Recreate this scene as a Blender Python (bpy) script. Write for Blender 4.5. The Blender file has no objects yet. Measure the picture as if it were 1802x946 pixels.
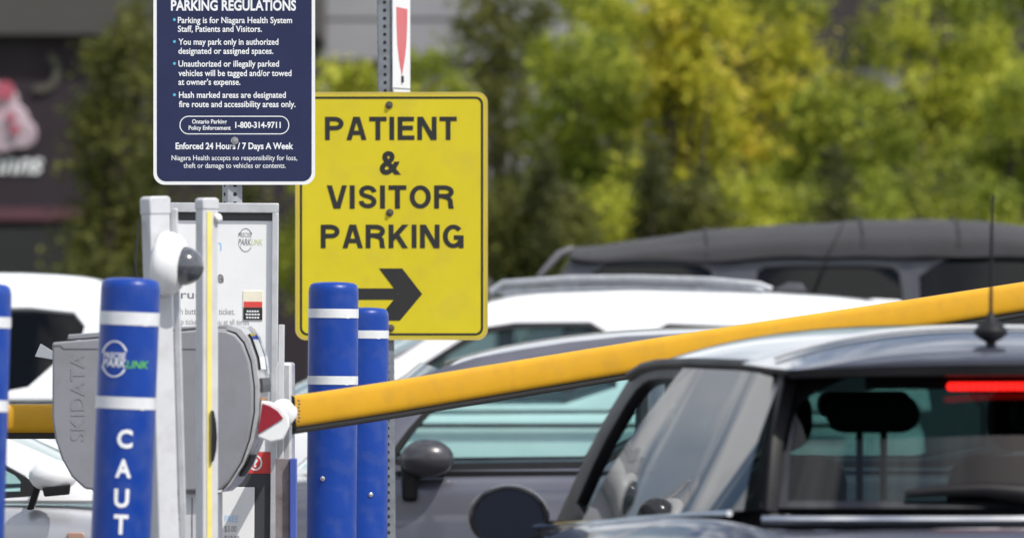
import bpy, bmesh, math, random
from mathutils import Vector, Matrix
random.seed(7)
C = bpy.context.scene.collection
SC = bpy.context.scene
R = math.radians

# ------------------------------------------------------------------ camera, sky, sun, exposure
F, CX, HY, H = 15017.0, 901.0, 600.0, 1.45          # focal length in photo pixels, optical axis, horizon row, eye height
cam = bpy.data.objects.new('camera', bpy.data.cameras.new('camera'))
C.objects.link(cam)
cam.location = (0, 0, H); cam.rotation_euler = (R(90), 0, 0)
cd = cam.data
cd.sensor_width = 36; cd.lens = 300; cd.shift_y = (HY-473)/1802.0
cd.clip_start = 0.5; cd.clip_end = 3000
cd.dof.use_dof = True; cd.dof.focus_distance = 24.3; cd.dof.aperture_fstop = 6.3; cd.dof.aperture_blades = 9
SC.camera = cam

SUN_AZ, SUN_EL = 132, 54                            # degrees clockwise from +Y
w = bpy.data.worlds.new('World'); SC.world = w; w.use_nodes = True
nt = w.node_tree; bg = nt.nodes['Background']
sky = nt.nodes.new('ShaderNodeTexSky'); sky.sky_type = 'NISHITA'; sky.sun_disc = False
sky.sun_elevation = R(SUN_EL); sky.sun_rotation = R(SUN_AZ); sky.air_density = 1.0; sky.dust_density = 1.5
tc = nt.nodes.new('ShaderNodeTexCoord'); mp = nt.nodes.new('ShaderNodeMapping'); mp.inputs['Scale'].default_value = (1, 1, 2.4)
nz = nt.nodes.new('ShaderNodeTexNoise'); nz.inputs['Scale'].default_value = 4.2; nz.inputs['Detail'].default_value = 9; nz.inputs['Roughness'].default_value = 0.6
rp = nt.nodes.new('ShaderNodeValToRGB'); rp.color_ramp.elements[0].position = 0.44; rp.color_ramp.elements[1].position = 0.58
mx = nt.nodes.new('ShaderNodeMixRGB'); mx.inputs['Color2'].default_value = (12.5, 12.7, 13.0, 1)
nt.links.new(tc.outputs['Generated'], mp.inputs['Vector']); nt.links.new(mp.outputs['Vector'], nz.inputs['Vector'])
sx = nt.nodes.new('ShaderNodeSeparateXYZ'); nt.links.new(tc.outputs['Generated'], sx.inputs[0])
hz = nt.nodes.new('ShaderNodeMapRange'); hz.inputs['From Min'].default_value = 0.0; hz.inputs['From Max'].default_value = 0.55; hz.inputs['To Min'].default_value = 0.06; hz.inputs['To Max'].default_value = -0.02
nt.links.new(sx.outputs['Z'], hz.inputs['Value'])
ca = nt.nodes.new('ShaderNodeMath'); ca.operation = 'ADD'; nt.links.new(nz.outputs['Fac'], ca.inputs[0]); nt.links.new(hz.outputs[0], ca.inputs[1])
nt.links.new(ca.outputs[0], rp.inputs['Fac']); nt.links.new(rp.outputs['Color'], mx.inputs['Fac'])
nt.links.new(sky.outputs['Color'], mx.inputs['Color1']); nt.links.new(mx.outputs['Color'], bg.inputs['Color'])
bg.inputs['Strength'].default_value = 0.085
sun = bpy.data.objects.new('sun', bpy.data.lights.new('sun', 'SUN')); C.objects.link(sun)
sun.data.energy = 3.6; sun.data.angle = R(0.53); sun.data.color = (1.0, 0.955, 0.89)
sv = Vector((math.sin(R(SUN_AZ))*math.cos(R(SUN_EL)), math.cos(R(SUN_AZ))*math.cos(R(SUN_EL)), math.sin(R(SUN_EL))))
sun.rotation_euler = sv.to_track_quat('Z', 'Y').to_euler(); sun.location = (0, 0, 30)
vs = SC.view_settings
vs.view_transform = 'Standard'; vs.look = 'None'; vs.gamma = 1; vs.use_curve_mapping = False; vs.exposure = 0.35
SC.cycles.max_bounces = 10; SC.cycles.transparent_max_bounces = 24

def W(px, py, Y):                                    # a measured point of the photo at its real distance
    return Vector(((px-CX)/F*Y, Y, H+(HY-py)/F*Y))

# ------------------------------------------------------------------ materials
def mat(name, col, rough=0.5, metal=0.0, coat=0.0, var=0.10, scale=6.0, bump=0.0, bscale=60.0, spec=0.5, dirt=None, dirt_amt=0.0):
    m = bpy.data.materials.new(name); m.use_nodes = True
    t = m.node_tree; b = t.nodes['Principled BSDF']
    b.inputs['Roughness'].default_value = rough; b.inputs['Metallic'].default_value = metal
    b.inputs['Coat Weight'].default_value = coat; b.inputs['Coat Roughness'].default_value = 0.04
    b.inputs['Specular IOR Level'].default_value = spec
    tc = t.nodes.new('ShaderNodeTexCoord')
    n = t.nodes.new('ShaderNodeTexNoise'); n.inputs['Scale'].default_value = scale; n.inputs['Detail'].default_value = 6; n.inputs['Roughness'].default_value = 0.65
    t.links.new(tc.outputs['Object'], n.inputs['Vector'])
    mr = t.nodes.new('ShaderNodeMapRange'); mr.inputs['From Min'].default_value = 0.3; mr.inputs['From Max'].default_value = 0.7
    mr.inputs['To Min'].default_value = 1-var; mr.inputs['To Max'].default_value = 1+var
    t.links.new(n.outputs['Fac'], mr.inputs['Value'])
    mul = t.nodes.new('ShaderNodeVectorMath'); mul.operation = 'SCALE'; mul.inputs[0].default_value = col
    t.links.new(mr.outputs['Result'], mul.inputs['Scale'])
    out = mul.outputs['Vector']
    if dirt:
        n2 = t.nodes.new('ShaderNodeTexNoise'); n2.inputs['Scale'].default_value = scale*2.3; n2.inputs['Detail'].default_value = 8
        t.links.new(tc.outputs['Object'], n2.inputs['Vector'])
        m2 = t.nodes.new('ShaderNodeMapRange'); m2.inputs['From Min'].default_value = 0.5; m2.inputs['From Max'].default_value = 0.72; m2.inputs['To Max'].default_value = dirt_amt
        t.links.new(n2.outputs['Fac'], m2.inputs['Value'])
        mix = t.nodes.new('ShaderNodeMixRGB'); mix.inputs['Color2'].default_value = (*dirt, 1)
        t.links.new(m2.outputs['Result'], mix.inputs['Fac']); t.links.new(out, mix.inputs['Color1']); out = mix.outputs['Color']
    t.links.new(out, b.inputs['Base Color'])
    rr = t.nodes.new('ShaderNodeMapRange'); rr.inputs['From Min'].default_value = 0.3; rr.inputs['From Max'].default_value = 0.7
    rr.inputs['To Min'].default_value = max(0.0, rough*0.85); rr.inputs['To Max'].default_value = min(1, rough*1.15)
    t.links.new(n.outputs['Fac'], rr.inputs['Value']); t.links.new(rr.outputs['Result'], b.inputs['Roughness'])
    if bump:
        n3 = t.nodes.new('ShaderNodeTexNoise'); n3.inputs['Scale'].default_value = bscale; n3.inputs['Detail'].default_value = 4
        t.links.new(tc.outputs['Object'], n3.inputs['Vector'])
        bp = t.nodes.new('ShaderNodeBump'); bp.inputs['Strength'].default_value = bump; bp.inputs['Distance'].default_value = 0.01
        t.links.new(n3.outputs['Fac'], bp.inputs['Height']); t.links.new(bp.outputs['Normal'], b.inputs['Normal'])
    return m

def glass(name, tint, refl=1.0, ior=1.62):
    m = bpy.data.materials.new(name); m.use_nodes = True
    t = m.node_tree; t.nodes.clear()
    o = t.nodes.new('ShaderNodeOutputMaterial'); mixs = t.nodes.new('ShaderNodeMixShader')
    tr = t.nodes.new('ShaderNodeBsdfTransparent'); tr.inputs['Color'].default_value = (*tint, 1)
    gl = t.nodes.new('ShaderNodeBsdfGlossy'); gl.inputs['Roughness'].default_value = 0.015; gl.inputs['Color'].default_value = (refl, refl, refl, 1)
    fr = t.nodes.new('ShaderNodeFresnel'); ge = t.nodes.new('ShaderNodeNewGeometry'); mi = t.nodes.new('ShaderNodeMapRange')     # same reflectance from both sides of the thin pane
    mi.inputs['To Min'].default_value = ior; mi.inputs['To Max'].default_value = 1/ior
    t.links.new(ge.outputs['Backfacing'], mi.inputs['Value']); t.links.new(mi.outputs[0], fr.inputs['IOR'])
    t.links.new(fr.outputs['Fac'], mixs.inputs['Fac']); t.links.new(tr.outputs['BSDF'], mixs.inputs[1]); t.links.new(gl.outputs['BSDF'], mixs.inputs[2])
    t.links.new(mixs.outputs['Shader'], o.inputs['Surface'])
    return m

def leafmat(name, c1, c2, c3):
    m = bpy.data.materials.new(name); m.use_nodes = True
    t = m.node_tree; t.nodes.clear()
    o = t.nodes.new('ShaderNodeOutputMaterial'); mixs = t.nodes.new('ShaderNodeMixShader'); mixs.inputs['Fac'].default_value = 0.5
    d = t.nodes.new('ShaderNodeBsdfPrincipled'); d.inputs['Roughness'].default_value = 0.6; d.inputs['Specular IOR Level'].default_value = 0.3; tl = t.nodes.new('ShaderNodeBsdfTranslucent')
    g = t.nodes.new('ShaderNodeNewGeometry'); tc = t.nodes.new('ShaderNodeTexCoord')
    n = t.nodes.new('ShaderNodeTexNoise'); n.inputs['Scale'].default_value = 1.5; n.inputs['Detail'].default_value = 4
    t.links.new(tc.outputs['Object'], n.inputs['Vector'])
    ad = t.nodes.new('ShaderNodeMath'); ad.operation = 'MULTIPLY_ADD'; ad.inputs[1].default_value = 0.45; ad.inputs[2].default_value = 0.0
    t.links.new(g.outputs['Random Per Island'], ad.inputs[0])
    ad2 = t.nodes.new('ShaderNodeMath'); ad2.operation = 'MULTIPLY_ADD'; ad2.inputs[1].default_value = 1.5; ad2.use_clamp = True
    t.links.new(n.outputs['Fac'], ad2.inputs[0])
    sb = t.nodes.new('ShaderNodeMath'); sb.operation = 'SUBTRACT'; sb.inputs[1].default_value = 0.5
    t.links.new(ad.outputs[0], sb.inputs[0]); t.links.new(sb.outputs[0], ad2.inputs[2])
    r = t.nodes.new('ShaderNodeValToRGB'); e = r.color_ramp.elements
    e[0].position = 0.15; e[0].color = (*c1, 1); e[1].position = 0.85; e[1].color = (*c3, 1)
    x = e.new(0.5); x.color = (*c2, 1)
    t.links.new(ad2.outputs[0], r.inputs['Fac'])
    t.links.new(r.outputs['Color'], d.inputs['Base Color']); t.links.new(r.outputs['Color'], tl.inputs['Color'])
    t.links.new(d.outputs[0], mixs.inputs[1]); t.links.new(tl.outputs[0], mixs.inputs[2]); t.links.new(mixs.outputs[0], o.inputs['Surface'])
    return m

M = {}
M['asphalt'] = mat('asphalt', (0.055, 0.055, 0.057), 0.9, var=0.25, scale=3, bump=0.4, bscale=120)
M['kerb'] = mat('kerb', (0.38, 0.37, 0.35), 0.85, var=0.15, scale=5, bump=0.3)
M['paint_line'] = mat('paint_line', (0.75, 0.75, 0.72), 0.7, var=0.15, scale=9)
M['grass'] = mat('grass', (0.06, 0.095, 0.025), 0.95, var=0.35, scale=4, bump=0.6)
M['navy'] = mat('navy', (0.014, 0.020, 0.072), 0.42, var=0.12, scale=5, spec=0.4)
M['white_sheet'] = mat('white_sheet', (0.78, 0.79, 0.80), 0.45, var=0.03, scale=9)
M['white_ink'] = mat('white_ink', (0.80, 0.82, 0.84), 0.5, var=0.04)
M['cyan_ink'] = mat('cyan_ink', (0.09, 0.45, 0.62), 0.5)
M['yellow_sign'] = mat('yellow_sign', (0.60, 0.495, 0.016), 0.5, spec=0.3, var=0.05, scale=4, bump=0.05, bscale=300, dirt=(0.47, 0.39, 0.05), dirt_amt=0.4)
M['yellow_rim'] = mat('yellow_rim', (0.50, 0.39, 0.07), 0.4, var=0.1)
M['black_ink'] = mat('black_ink', (0.014, 0.014, 0.013), 0.55, var=0.2)
M['galv'] = mat('galvanised', (0.36, 0.38, 0.41), 0.5, metal=0.55, var=0.18, scale=30)
M['galv_dark'] = mat('galvanised_dark', (0.20, 0.215, 0.24), 0.55, metal=0.4, var=0.2, scale=30)
M['hole'] = mat('hole', (0.012, 0.012, 0.014), 0.9)
M['bolt'] = mat('bolt', (0.42, 0.41, 0.42), 0.38, metal=0.8, var=0.25, scale=80)
M['bolt_dark'] = mat('bolt_dark', (0.10, 0.085, 0.075), 0.6, metal=0.4, var=0.3, scale=80)
M['red_ink'] = mat('red_ink', (0.62, 0.085, 0.095), 0.45, var=0.06)
M['blue_sleeve'] = mat('blue_sleeve', (0.002, 0.040, 0.275), 0.38, spec=0.35, var=0.10, scale=7, bump=0.06, bscale=160, dirt=(0.045, 0.08, 0.27), dirt_amt=0.55)
M['band'] = mat('reflective_band', (0.66, 0.68, 0.70), 0.35, var=0.08, scale=25)
M['green_ink'] = mat('green_ink', (0.12, 0.50, 0.05), 0.5)
M['alu'] = mat('aluminium', (0.58, 0.59, 0.61), 0.42, metal=0.5, var=0.10, scale=12, dirt=(0.38, 0.38, 0.38), dirt_amt=0.4)
M['pale_metal'] = mat('pale_powder_coat', (0.54, 0.55, 0.58), 0.42, var=0.06, scale=10, dirt=(0.38, 0.37, 0.35), dirt_amt=0.35)
M['yellow_strip'] = mat('yellow_strip', (0.74, 0.64, 0.20), 0.5, var=0.08, scale=20)
M['white_plastic'] = mat('white_plastic', (0.76, 0.77, 0.78), 0.3, var=0.03)
M['dome'] = mat('smoked_dome', (0.07, 0.075, 0.088), 0.18, coat=0.8)
M['grey_case'] = mat('grey_case', (0.24, 0.245, 0.27), 0.55, var=0.06, scale=6, dirt=(0.17, 0.165, 0.17), dirt_amt=0.35, bump=0.12, bscale=350)
M['grey_seam'] = mat('grey_seam', (0.10, 0.10, 0.115), 0.6)
M['silver_face'] = mat('silver_face', (0.50, 0.50, 0.52), 0.3, metal=0.35, var=0.10, scale=14, dirt=(0.25, 0.25, 0.25), dirt_amt=0.5)
M['black_plastic'] = mat('black_plastic', (0.010, 0.010, 0.012), 0.45, var=0.2, spec=0.22)
M['black_gloss'] = mat('black_gloss', (0.009, 0.009, 0.011), 0.07, coat=1.0)
M['amber'] = mat('amber_lens', (0.60, 0.30, 0.12), 0.25, coat=0.5, var=0.3, scale=40)
M['rubber'] = mat('rubber', (0.022, 0.021, 0.021), 0.75, var=0.2)
M['arm_yellow'] = mat('arm_yellow', (0.56, 0.295, 0.012), 0.4, spec=0.3, var=0.05, scale=9, dirt=(0.44, 0.235, 0.03), dirt_amt=0.4)
M['dark_red'] = mat('dark_red_reflector', (0.26, 0.008, 0.02), 0.35, var=0.12, scale=30)
M['red_band'] = mat('red_band', (0.64, 0.055, 0.05), 0.45, var=0.05)
M['dark_band'] = mat('dark_band', (0.045, 0.048, 0.055), 0.5)
M['pale_blue_ink'] = mat('pale_blue_ink', (0.38, 0.58, 0.82), 0.5)
M['cream'] = mat('cream_sticker', (0.72, 0.68, 0.55), 0.5)
M['grey_ink'] = mat('grey_ink', (0.20, 0.20, 0.21), 0.5)
M['olive_ink'] = mat('olive_ink', (0.55, 0.58, 0.28), 0.5)
M['mini_paint'] = mat('blue_grey_paint', (0.105, 0.115, 0.155), 0.24, metal=0.55, coat=1.0, var=0.05, scale=2, dirt=(0.26, 0.26, 0.28), dirt_amt=0.15)
M['grey_paint'] = mat('violet_grey_paint', (0.115, 0.118, 0.15), 0.34, metal=0.5, coat=0.9, var=0.06, scale=2, dirt=(0.2, 0.2, 0.2), dirt_amt=0.12)
M['white_paint'] = mat('white_car_paint', (0.74, 0.75, 0.77), 0.3, coat=0.8, var=0.03, scale=2, dirt=(0.55, 0.54, 0.5), dirt_amt=0.2)
M['silver_paint'] = mat('silver_car_paint', (0.42, 0.43, 0.46), 0.3, metal=0.5, coat=0.9, var=0.04, scale=2)
M['jeep_paint'] = mat('charcoal_car_paint', (0.048, 0.050, 0.062), 0.38, metal=0.2, coat=0.5, var=0.1, scale=2)
M['soft_top'] = mat('soft_top_fabric', (0.040, 0.040, 0.045), 0.9, var=0.25, scale=6, bump=0.25, bscale=18)
M['chrome'] = mat('chrome', (0.68, 0.69, 0.71), 0.14, metal=1.0, var=0.05)
M['interior'] = mat('car_interior', (0.020, 0.021, 0.024), 0.8, var=0.3)
M['seat'] = mat('car_seat_cloth', (0.016, 0.017, 0.022), 0.85, var=0.3)
M['car_glass'] = glass('car_glass', (0.66, 0.84, 0.82))
M['clear_glass'] = glass('rear_glass', (0.17, 0.23, 0.22), ior=1.5)
M['quarter_glass'] = glass('quarter_glass', (0.10, 0.12, 0.12), ior=1.85)
M['dark_glass'] = glass('tinted_glass', (0.07, 0.08, 0.085), ior=1.4)
M['mirror'] = mat('mirror_glass', (0.075, 0.090, 0.135), 0.03, metal=1.0, var=0.02)
M['bark'] = mat('bark', (0.055, 0.042, 0.034), 0.95, var=0.3, scale=8, bump=0.5)
M['maroon_wall'] = mat('maroon_wall', (0.017, 0.010, 0.016), 0.8, var=0.2, scale=1.5)
M['fascia'] = mat('grey_brown_fascia', (0.060, 0.055, 0.052), 0.8, var=0.2, scale=1.5)
M['rose_band'] = mat('rose_band', (0.085, 0.030, 0.042), 0.7, var=0.2)
M['siding'] = mat('grey_siding', (0.29, 0.29, 0.315), 0.7, var=0.08, scale=0.8)
M['brown_wall'] = mat('brown_wall', (0.034, 0.026, 0.028), 0.85, var=0.2, scale=1.2)
M['pink'] = mat('pink_emblem', (0.42, 0.33, 0.38), 0.6, var=0.25, scale=3)
M['emblem_red'] = mat('emblem_red', (0.36, 0.07, 0.11), 0.6, var=0.15)
M['olive_ring'] = mat('olive_ring', (0.07, 0.066, 0.05), 0.7, var=0.2)
M['tyre'] = mat('tyre', (0.018, 0.018, 0.019), 0.85)
em = bpy.data.materials.new('lit_red_lens'); em.use_nodes = True
eb = em.node_tree.nodes['Principled BSDF']; eb.inputs['Base Color'].default_value = (0.5, 0.0, 0.0, 1)
eb.inputs['Emission Color'].default_value = (1, 0.012, 0.008, 1); eb.inputs['Emission Strength'].default_value = 1.35
M['lit_red'] = em

# ------------------------------------------------------------------ mesh helpers
class MB:
    def __init__(s): s.v = []; s.f = []
    def add(s, vs, fs):
        o = len(s.v); s.v += [Vector(p) for p in vs]; s.f += [tuple(i+o for i in f) for f in fs]; return s
    def box(s, a, b, mtx=None):
        x0, y0, z0 = a; x1, y1, z1 = b
        vs = [(x0,y0,z0),(x1,y0,z0),(x1,y1,z0),(x0,y1,z0),(x0,y0,z1),(x1,y0,z1),(x1,y1,z1),(x0,y1,z1)]
        if mtx: vs = [mtx @ Vector(p) for p in vs]
        return s.add(vs, [(0,3,2,1),(4,5,6,7),(0,1,5,4),(1,2,6,5),(2,3,7,6),(3,0,4,7)])
    def prism(s, pts, y0, y1, mtx=None):             # outline in x,z given a thickness along y
        n = len(pts)
        vs = [Vector((x, y0, z)) for x, z in pts]+[Vector((x, y1, z)) for x, z in pts]
        if mtx: vs = [mtx @ p for p in vs]
        fs = [tuple(range(n)), tuple(range(2*n-1, n-1, -1))]+[(i, i+n, (i+1) % n+n, (i+1) % n) for i in range(n)]
        return s.add(vs, fs)
    def tube(s, pts, rad, n=12, cap=True):
        pts = [Vector(p) for p in pts]; rs = rad if isinstance(rad, (list, tuple)) else [rad]*len(pts)
        o = len(s.v); up = None
        for i, p in enumerate(pts):
            d = (pts[min(i+1, len(pts)-1)]-pts[max(i-1, 0)]).normalized()
            if up is None: up = Vector((0, 0, 1)) if abs(d.z) < 0.9 else Vector((1, 0, 0))
            a = d.cross(up).normalized(); b = a.cross(d).normalized(); up = b
            for k in range(n):
                t = 2*math.pi*k/n; s.v.append(p+(a*math.cos(t)+b*math.sin(t))*rs[i])
        for i in range(len(pts)-1):
            for k in range(n):
                s.f.append((o+i*n+k, o+i*n+(k+1) % n, o+(i+1)*n+(k+1) % n, o+(i+1)*n+k))
        if cap:
            s.f.append(tuple(o+k for k in range(n-1, -1, -1))); s.f.append(tuple(o+(len(pts)-1)*n+k for k in range(n)))
        return s
    def lathe(s, prof, n=32, mtx=None):              # (radius, z) pairs turned about z
        o = len(s.v)
        for r, z in prof:
            for k in range(n):
                p = Vector((r*math.cos(2*math.pi*k/n), r*math.sin(2*math.pi*k/n), z)); s.v.append(mtx @ p if mtx else p)
        for i in range(len(prof)-1):
            for k in range(n): s.f.append((o+i*n+k, o+i*n+(k+1) % n, o+(i+1)*n+(k+1) % n, o+(i+1)*n+k))
        s.f.append(tuple(o+k for k in range(n-1, -1, -1))); s.f.append(tuple(o+(len(prof)-1)*n+k for k in range(n)))
        return s
    def grid(s, P):                                  # rows of points
        o = len(s.v); n = len(P[0])
        for r in P: s.v += [Vector(p) for p in r]
        for i in range(len(P)-1):
            for j in range(n-1): s.f.append((o+i*n+j, o+i*n+j+1, o+(i+1)*n+j+1, o+(i+1)*n+j))
        return s
    def build(s, name, m, parent=None, smooth=False, bevel=0.0, subsurf=0, solid=0.0, merge=False, angle=40):
        me = bpy.data.meshes.new(name); me.from_pydata([tuple(p) for p in s.v], [], s.f); me.update()
        bm = bmesh.new(); bm.from_mesh(me)
        if merge: bmesh.ops.remove_doubles(bm, verts=bm.verts, dist=1e-5)
        bmesh.ops.recalc_face_normals(bm, faces=bm.faces)
        bm.to_mesh(me); bm.free()
        o = bpy.data.objects.new(name, me); C.objects.link(o); me.materials.append(m)
        if parent: o.parent = parent
        if smooth:
            for p in me.polygons: p.use_smooth = True
        if solid:
            q = o.modifiers.new('solid', 'SOLIDIFY'); q.thickness = solid; q.offset = 0
        if bevel:
            q = o.modifiers.new('bevel', 'BEVEL'); q.width = bevel; q.segments = 3; q.limit_method = 'ANGLE'; q.angle_limit = R(35)
            for p in me.polygons: p.use_smooth = True
        if subsurf:
            q = o.modifiers.new('sub', 'SUBSURF'); q.levels = subsurf; q.render_levels = subsurf
        if (smooth or bevel) and not subsurf:
            try: me.set_sharp_from_angle(angle=R(angle))
            except Exception: pass
        return o

def thing(name, label, cat, loc=(0, 0, 0), rot=(0, 0, 0), group=None):
    o = bpy.data.objects.new(name, None); C.objects.link(o); o.empty_display_size = 0.2
    o.location = loc; o.rotation_euler = rot; o['label'] = label; o['category'] = cat
    if group: o['group'] = group
    return o
def structure(o): o['kind'] = 'structure'; return o

def rrect(x0, z0, x1, z1, r, n=6):
    pts = []
    for cx, cz, a in ((x1-r, z1-r, 0), (x0+r, z1-r, 90), (x0+r, z0+r, 180), (x1-r, z0+r, 270)):
        for k in range(n+1):
            t = R(a+90*k/n); pts.append((cx+r*math.cos(t), cz+r*math.sin(t)))
    return pts
def frame_strip(mb, outer, inner, y):                # flat ring between two outlines of equal count
    n = len(outer)
    mb.add([(x, y, z) for x, z in outer]+[(x, y, z) for x, z in inner], [(i, (i+1) % n, (i+1) % n+n, i+n) for i in range(n)])

_dg = None
def text2d(s, off=0.0, shear=0.0, fine=False):                   # outline of a word as a flat mesh, cap height about 0.7
    c = bpy.data.curves.new('t', 'FONT'); c.body = s; c.offset = off; c.size = 1; c.resolution_u = 3; c.shear = shear; c.fill_mode = 'FRONT'
    o = bpy.data.objects.new('t', c); C.objects.link(o)
    dg = bpy.context.evaluated_depsgraph_get(); me = bpy.data.meshes.new_from_object(o.evaluated_get(dg))
    if fine:                                         # short edges, so the letters can bend round a sleeve
        bm = bmesh.new(); bm.from_mesh(me)
        for _ in range(3):
            bmesh.ops.subdivide_edges(bm, edges=[e for e in bm.edges if e.calc_length() > .09], cuts=1)
        bmesh.ops.triangulate(bm, faces=bm.faces); bm.to_mesh(me); bm.free()
    vs = [(v.co.x, v.co.y) for v in me.vertices]; fs = [tuple(p.vertices) for p in me.polygons]
    bpy.data.objects.remove(o); bpy.data.curves.remove(c); bpy.data.meshes.remove(me)
    xs = [p[0] for p in vs]; x0, x1 = min(xs), max(xs)
    return [((x-x0)/(x1-x0), y/0.69) for x, y in vs], fs          # x 0..1 over the width, y 1 = cap height
def put_text(mb, s, x0, x1, zb, cap, y, off=0.0, shear=0.0, fn=None):
    vs, fs = text2d(s, off, shear)
    pts = [(x0+(x1-x0)*a, y, zb+cap*b) for a, b in vs]
    if fn: pts = [fn(p) for p in pts]
    mb.add(pts, fs)

# bold grotesque capitals drawn as clipped strokes (cap height 1)
def _arc(cx, cy, rx, ry, a0, a1, n=14): return [(cx+rx*math.cos(R(a0+(a1-a0)*k/n)), cy+ry*math.sin(R(a0+(a1-a0)*k/n))) for k in range(n+1)]
TK = 0.195; h = TK/2
GLYPH = {
 'P': (0.76, [[(h,-.2),(h,1.2)], [(0.05,1-h),(.42,1-h)]+_arc(.42,.705,.235,.1875,90,-90)[1:]+[(0.05,.5175)]]),
 'R': (0.80, [[(h,-.2),(h,1.2)], [(0.05,1-h),(.44,1-h)]+_arc(.44,.715,.235,.1775,90,-90)[1:]+[(0.05,.5375)], [(.36,.52),(.53,.47),(.63,.36),(.655,.1),(.70,-.1)]]),
 'A': (0.80, [[(.04,-.2),(.40,1.12)], [(.76,-.2),(.40,1.12)], [(.2,.31),(.6,.31)]]),
 'T': (0.70, [[(0,1-h),(.70,1-h)], [(.35,-.2),(.35,.95)]]),
 'I': (0.22, [[(h,-.2),(h,1.2)]]),
 'E': (0.68, [[(h,-.2),(h,1.2)], [(.05,1-h),(.66,1-h)], [(.05,.52),(.62,.52)], [(.05,h),(.68,h)]]),
 'N': (0.78, [[(h,-.2),(h,1.2)], [(.78-h,-.2),(.78-h,1.2)], [(.05,1.12),(.73,-.12)]]),
 'V': (0.78, [[(.04,1.2),(.39,-.12)], [(.74,1.2),(.39,-.12)]]),
 'K': (0.80, [[(h,-.2),(h,1.2)], [(.10,.33),(.80,1.16)], [(.33,.55),(.78,-.2)]]),
 'O': (0.86, [_arc(.43,.5,.32,.405,0,360,32)]),
 'G': (0.84, [_arc(.43,.5,.32,.405,40,330,28), [(.45,.45),(.84,.45)], [(.745,.5),(.745,-.02)]]),
 'S': (0.74, [[(.625,.70)]+_arc(.37,.715,.245,.1875,18,180,10)+[(.15,.62),(.25,.56),(.48,.49),(.59,.40)]+_arc(.37,.29,.25,.1825,10,-170,12)+[(.115,.33)]]),
}
def clip_y(poly, lo, hi):
    for sgn, lim in ((1, lo), (-1, -hi)):
        out = []
        for i in range(len(poly)):
            a, b = poly[i], poly[(i+1) % len(poly)]; fa, fb = sgn*a[1]-lim, sgn*b[1]-lim
            if fa >= 0: out.append(a)
            if (fa >= 0) != (fb >= 0):
                t = fa/(fa-fb); out.append((a[0]+(b[0]-a[0])*t, a[1]+(b[1]-a[1])*t))
        poly = out
    return poly
def put_bold(mb, s, x0, x1, zb, cap, y):
    gap = 0.115; tot = sum(GLYPH[c][0] for c in s)+gap*(len(s)-1); kx = (x1-x0)/tot; x = 0; lay = 0
    for c in s:
        wd, strokes = GLYPH[c]
        for st in strokes:
            lay += 1; yy = y-0.00015*(lay % 4)
            L, Rr = [], []
            for i, p in enumerate(st):
                a = st[max(i-1, 0)]; b = st[min(i+1, len(st)-1)]
                closed = (abs(st[0][0]-st[-1][0])+abs(st[0][1]-st[-1][1])) < 1e-6
                if closed and i in (0, len(st)-1): a, b = st[-2], st[1]
                dx, dy = b[0]-a[0], b[1]-a[1]; l = math.hypot(dx, dy); nx, ny = -dy/l*h, dx/l*h
                if abs(dy) > abs(dx)*1.0: nx *= 1.0
                L.append((p[0]+nx, p[1]+ny)); Rr.append((p[0]-nx, p[1]-ny))
            for i in range(len(st)-1):
                q = clip_y([L[i], L[i+1], Rr[i+1], Rr[i]], 0, 1)
                if len(q) > 2: mb.add([(x0+(x+a)*kx, yy, zb+cap*b) for a, b in q], [tuple(range(len(q)))])
        x += wd+gap

def perforated_post(name_parent, x, y, z0, z1, sz, rz, pitch, m, mh, parent):
    mt = Matrix.Translation((x, y, 0)) @ Matrix.Rotation(rz, 4, 'Z')
    hs = sz/2
    b = MB(); b.box((-hs, -hs, z0), (hs, hs, z1), mt); p = b.build('post', m, parent, bevel=0.003)
    d = MB(); k = 0; z = z1-pitch*0.6
    while z > max(z0, 0.5):
        for face in range(4):
            mm = mt @ Matrix.Rotation(face*math.pi/2, 4, 'Z') @ Matrix.Translation((0, -hs-0.0006, z)) @ Matrix.Rotation(R(90), 4, 'X')
            d.lathe([(0.0055, 0), (0.0055, 0.0004)], 10, mm)
        z -= pitch
    d.build('perforation_pattern', mh, p)
    return p
def bolt(parent, p, r, m=None, d=0.010):
    b = MB(); mm = Matrix.Translation(p) @ Matrix.Rotation(R(90), 4, 'X')
    b.lathe([(r*1.25, 0), (r*1.25, d*0.3)], 20, mm); b.lathe([(r*0.8, d*0.3), (r*0.8, d*0.8), (r*0.55, d)], 6, mm)
    return b.build('bolt', m or M['bolt'], parent)

# ================================================================== SETTING
structure(MB().add([(-600,-300,0),(600,-300,0),(600,900,0),(-600,900,0)], [(0,1,2,3)]).build('ground', M['asphalt']))
structure(MB().prism([(-600,0),(600,0),(600,.14),(-600,.14)], 66, 66.3).build('kerb', M['kerb']))
structure(MB().add([(-600,66.3,.12),(600,66.3,.12),(600,93,.12),(-600,93,.12)], [(0,1,2,3)]).build('verge', M['grass']))
isl = [(-1.35+0.5*math.cos(R(a)) if 90 < a < 270 else 0, 0) for a in ()]
isl_pts = []
for cx, cy, a0 in ((-.05, 26.6, 0), (-1.15, 26.6, 90), (-1.15, 18.4, 180), (-.05, 18.4, 270)):
    for k in range(7): isl_pts.append((cx+.25*math.cos(R(a0+15*k)), cy+.25*math.sin(R(a0+15*k))))
n = len(isl_pts)
structure(MB().add([(x,y,0) for x,y in isl_pts]+[(x,y,.15) for x,y in isl_pts], [tuple(range(n)), tuple(range(n,2*n))]+[(i,(i+1)%n,(i+1)%n+n,i+n) for i in range(n)]).build('kerb_island', M['kerb'], bevel=.02))
pl = MB()
for k in range(-8, 9): pl.add([(k*2.7-.05,34,.004),(k*2.7+.05,34,.004),(k*2.7+.05,39.5,.004),(k*2.7-.05,39.5,.004)], [(0,1,2,3)])
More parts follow.
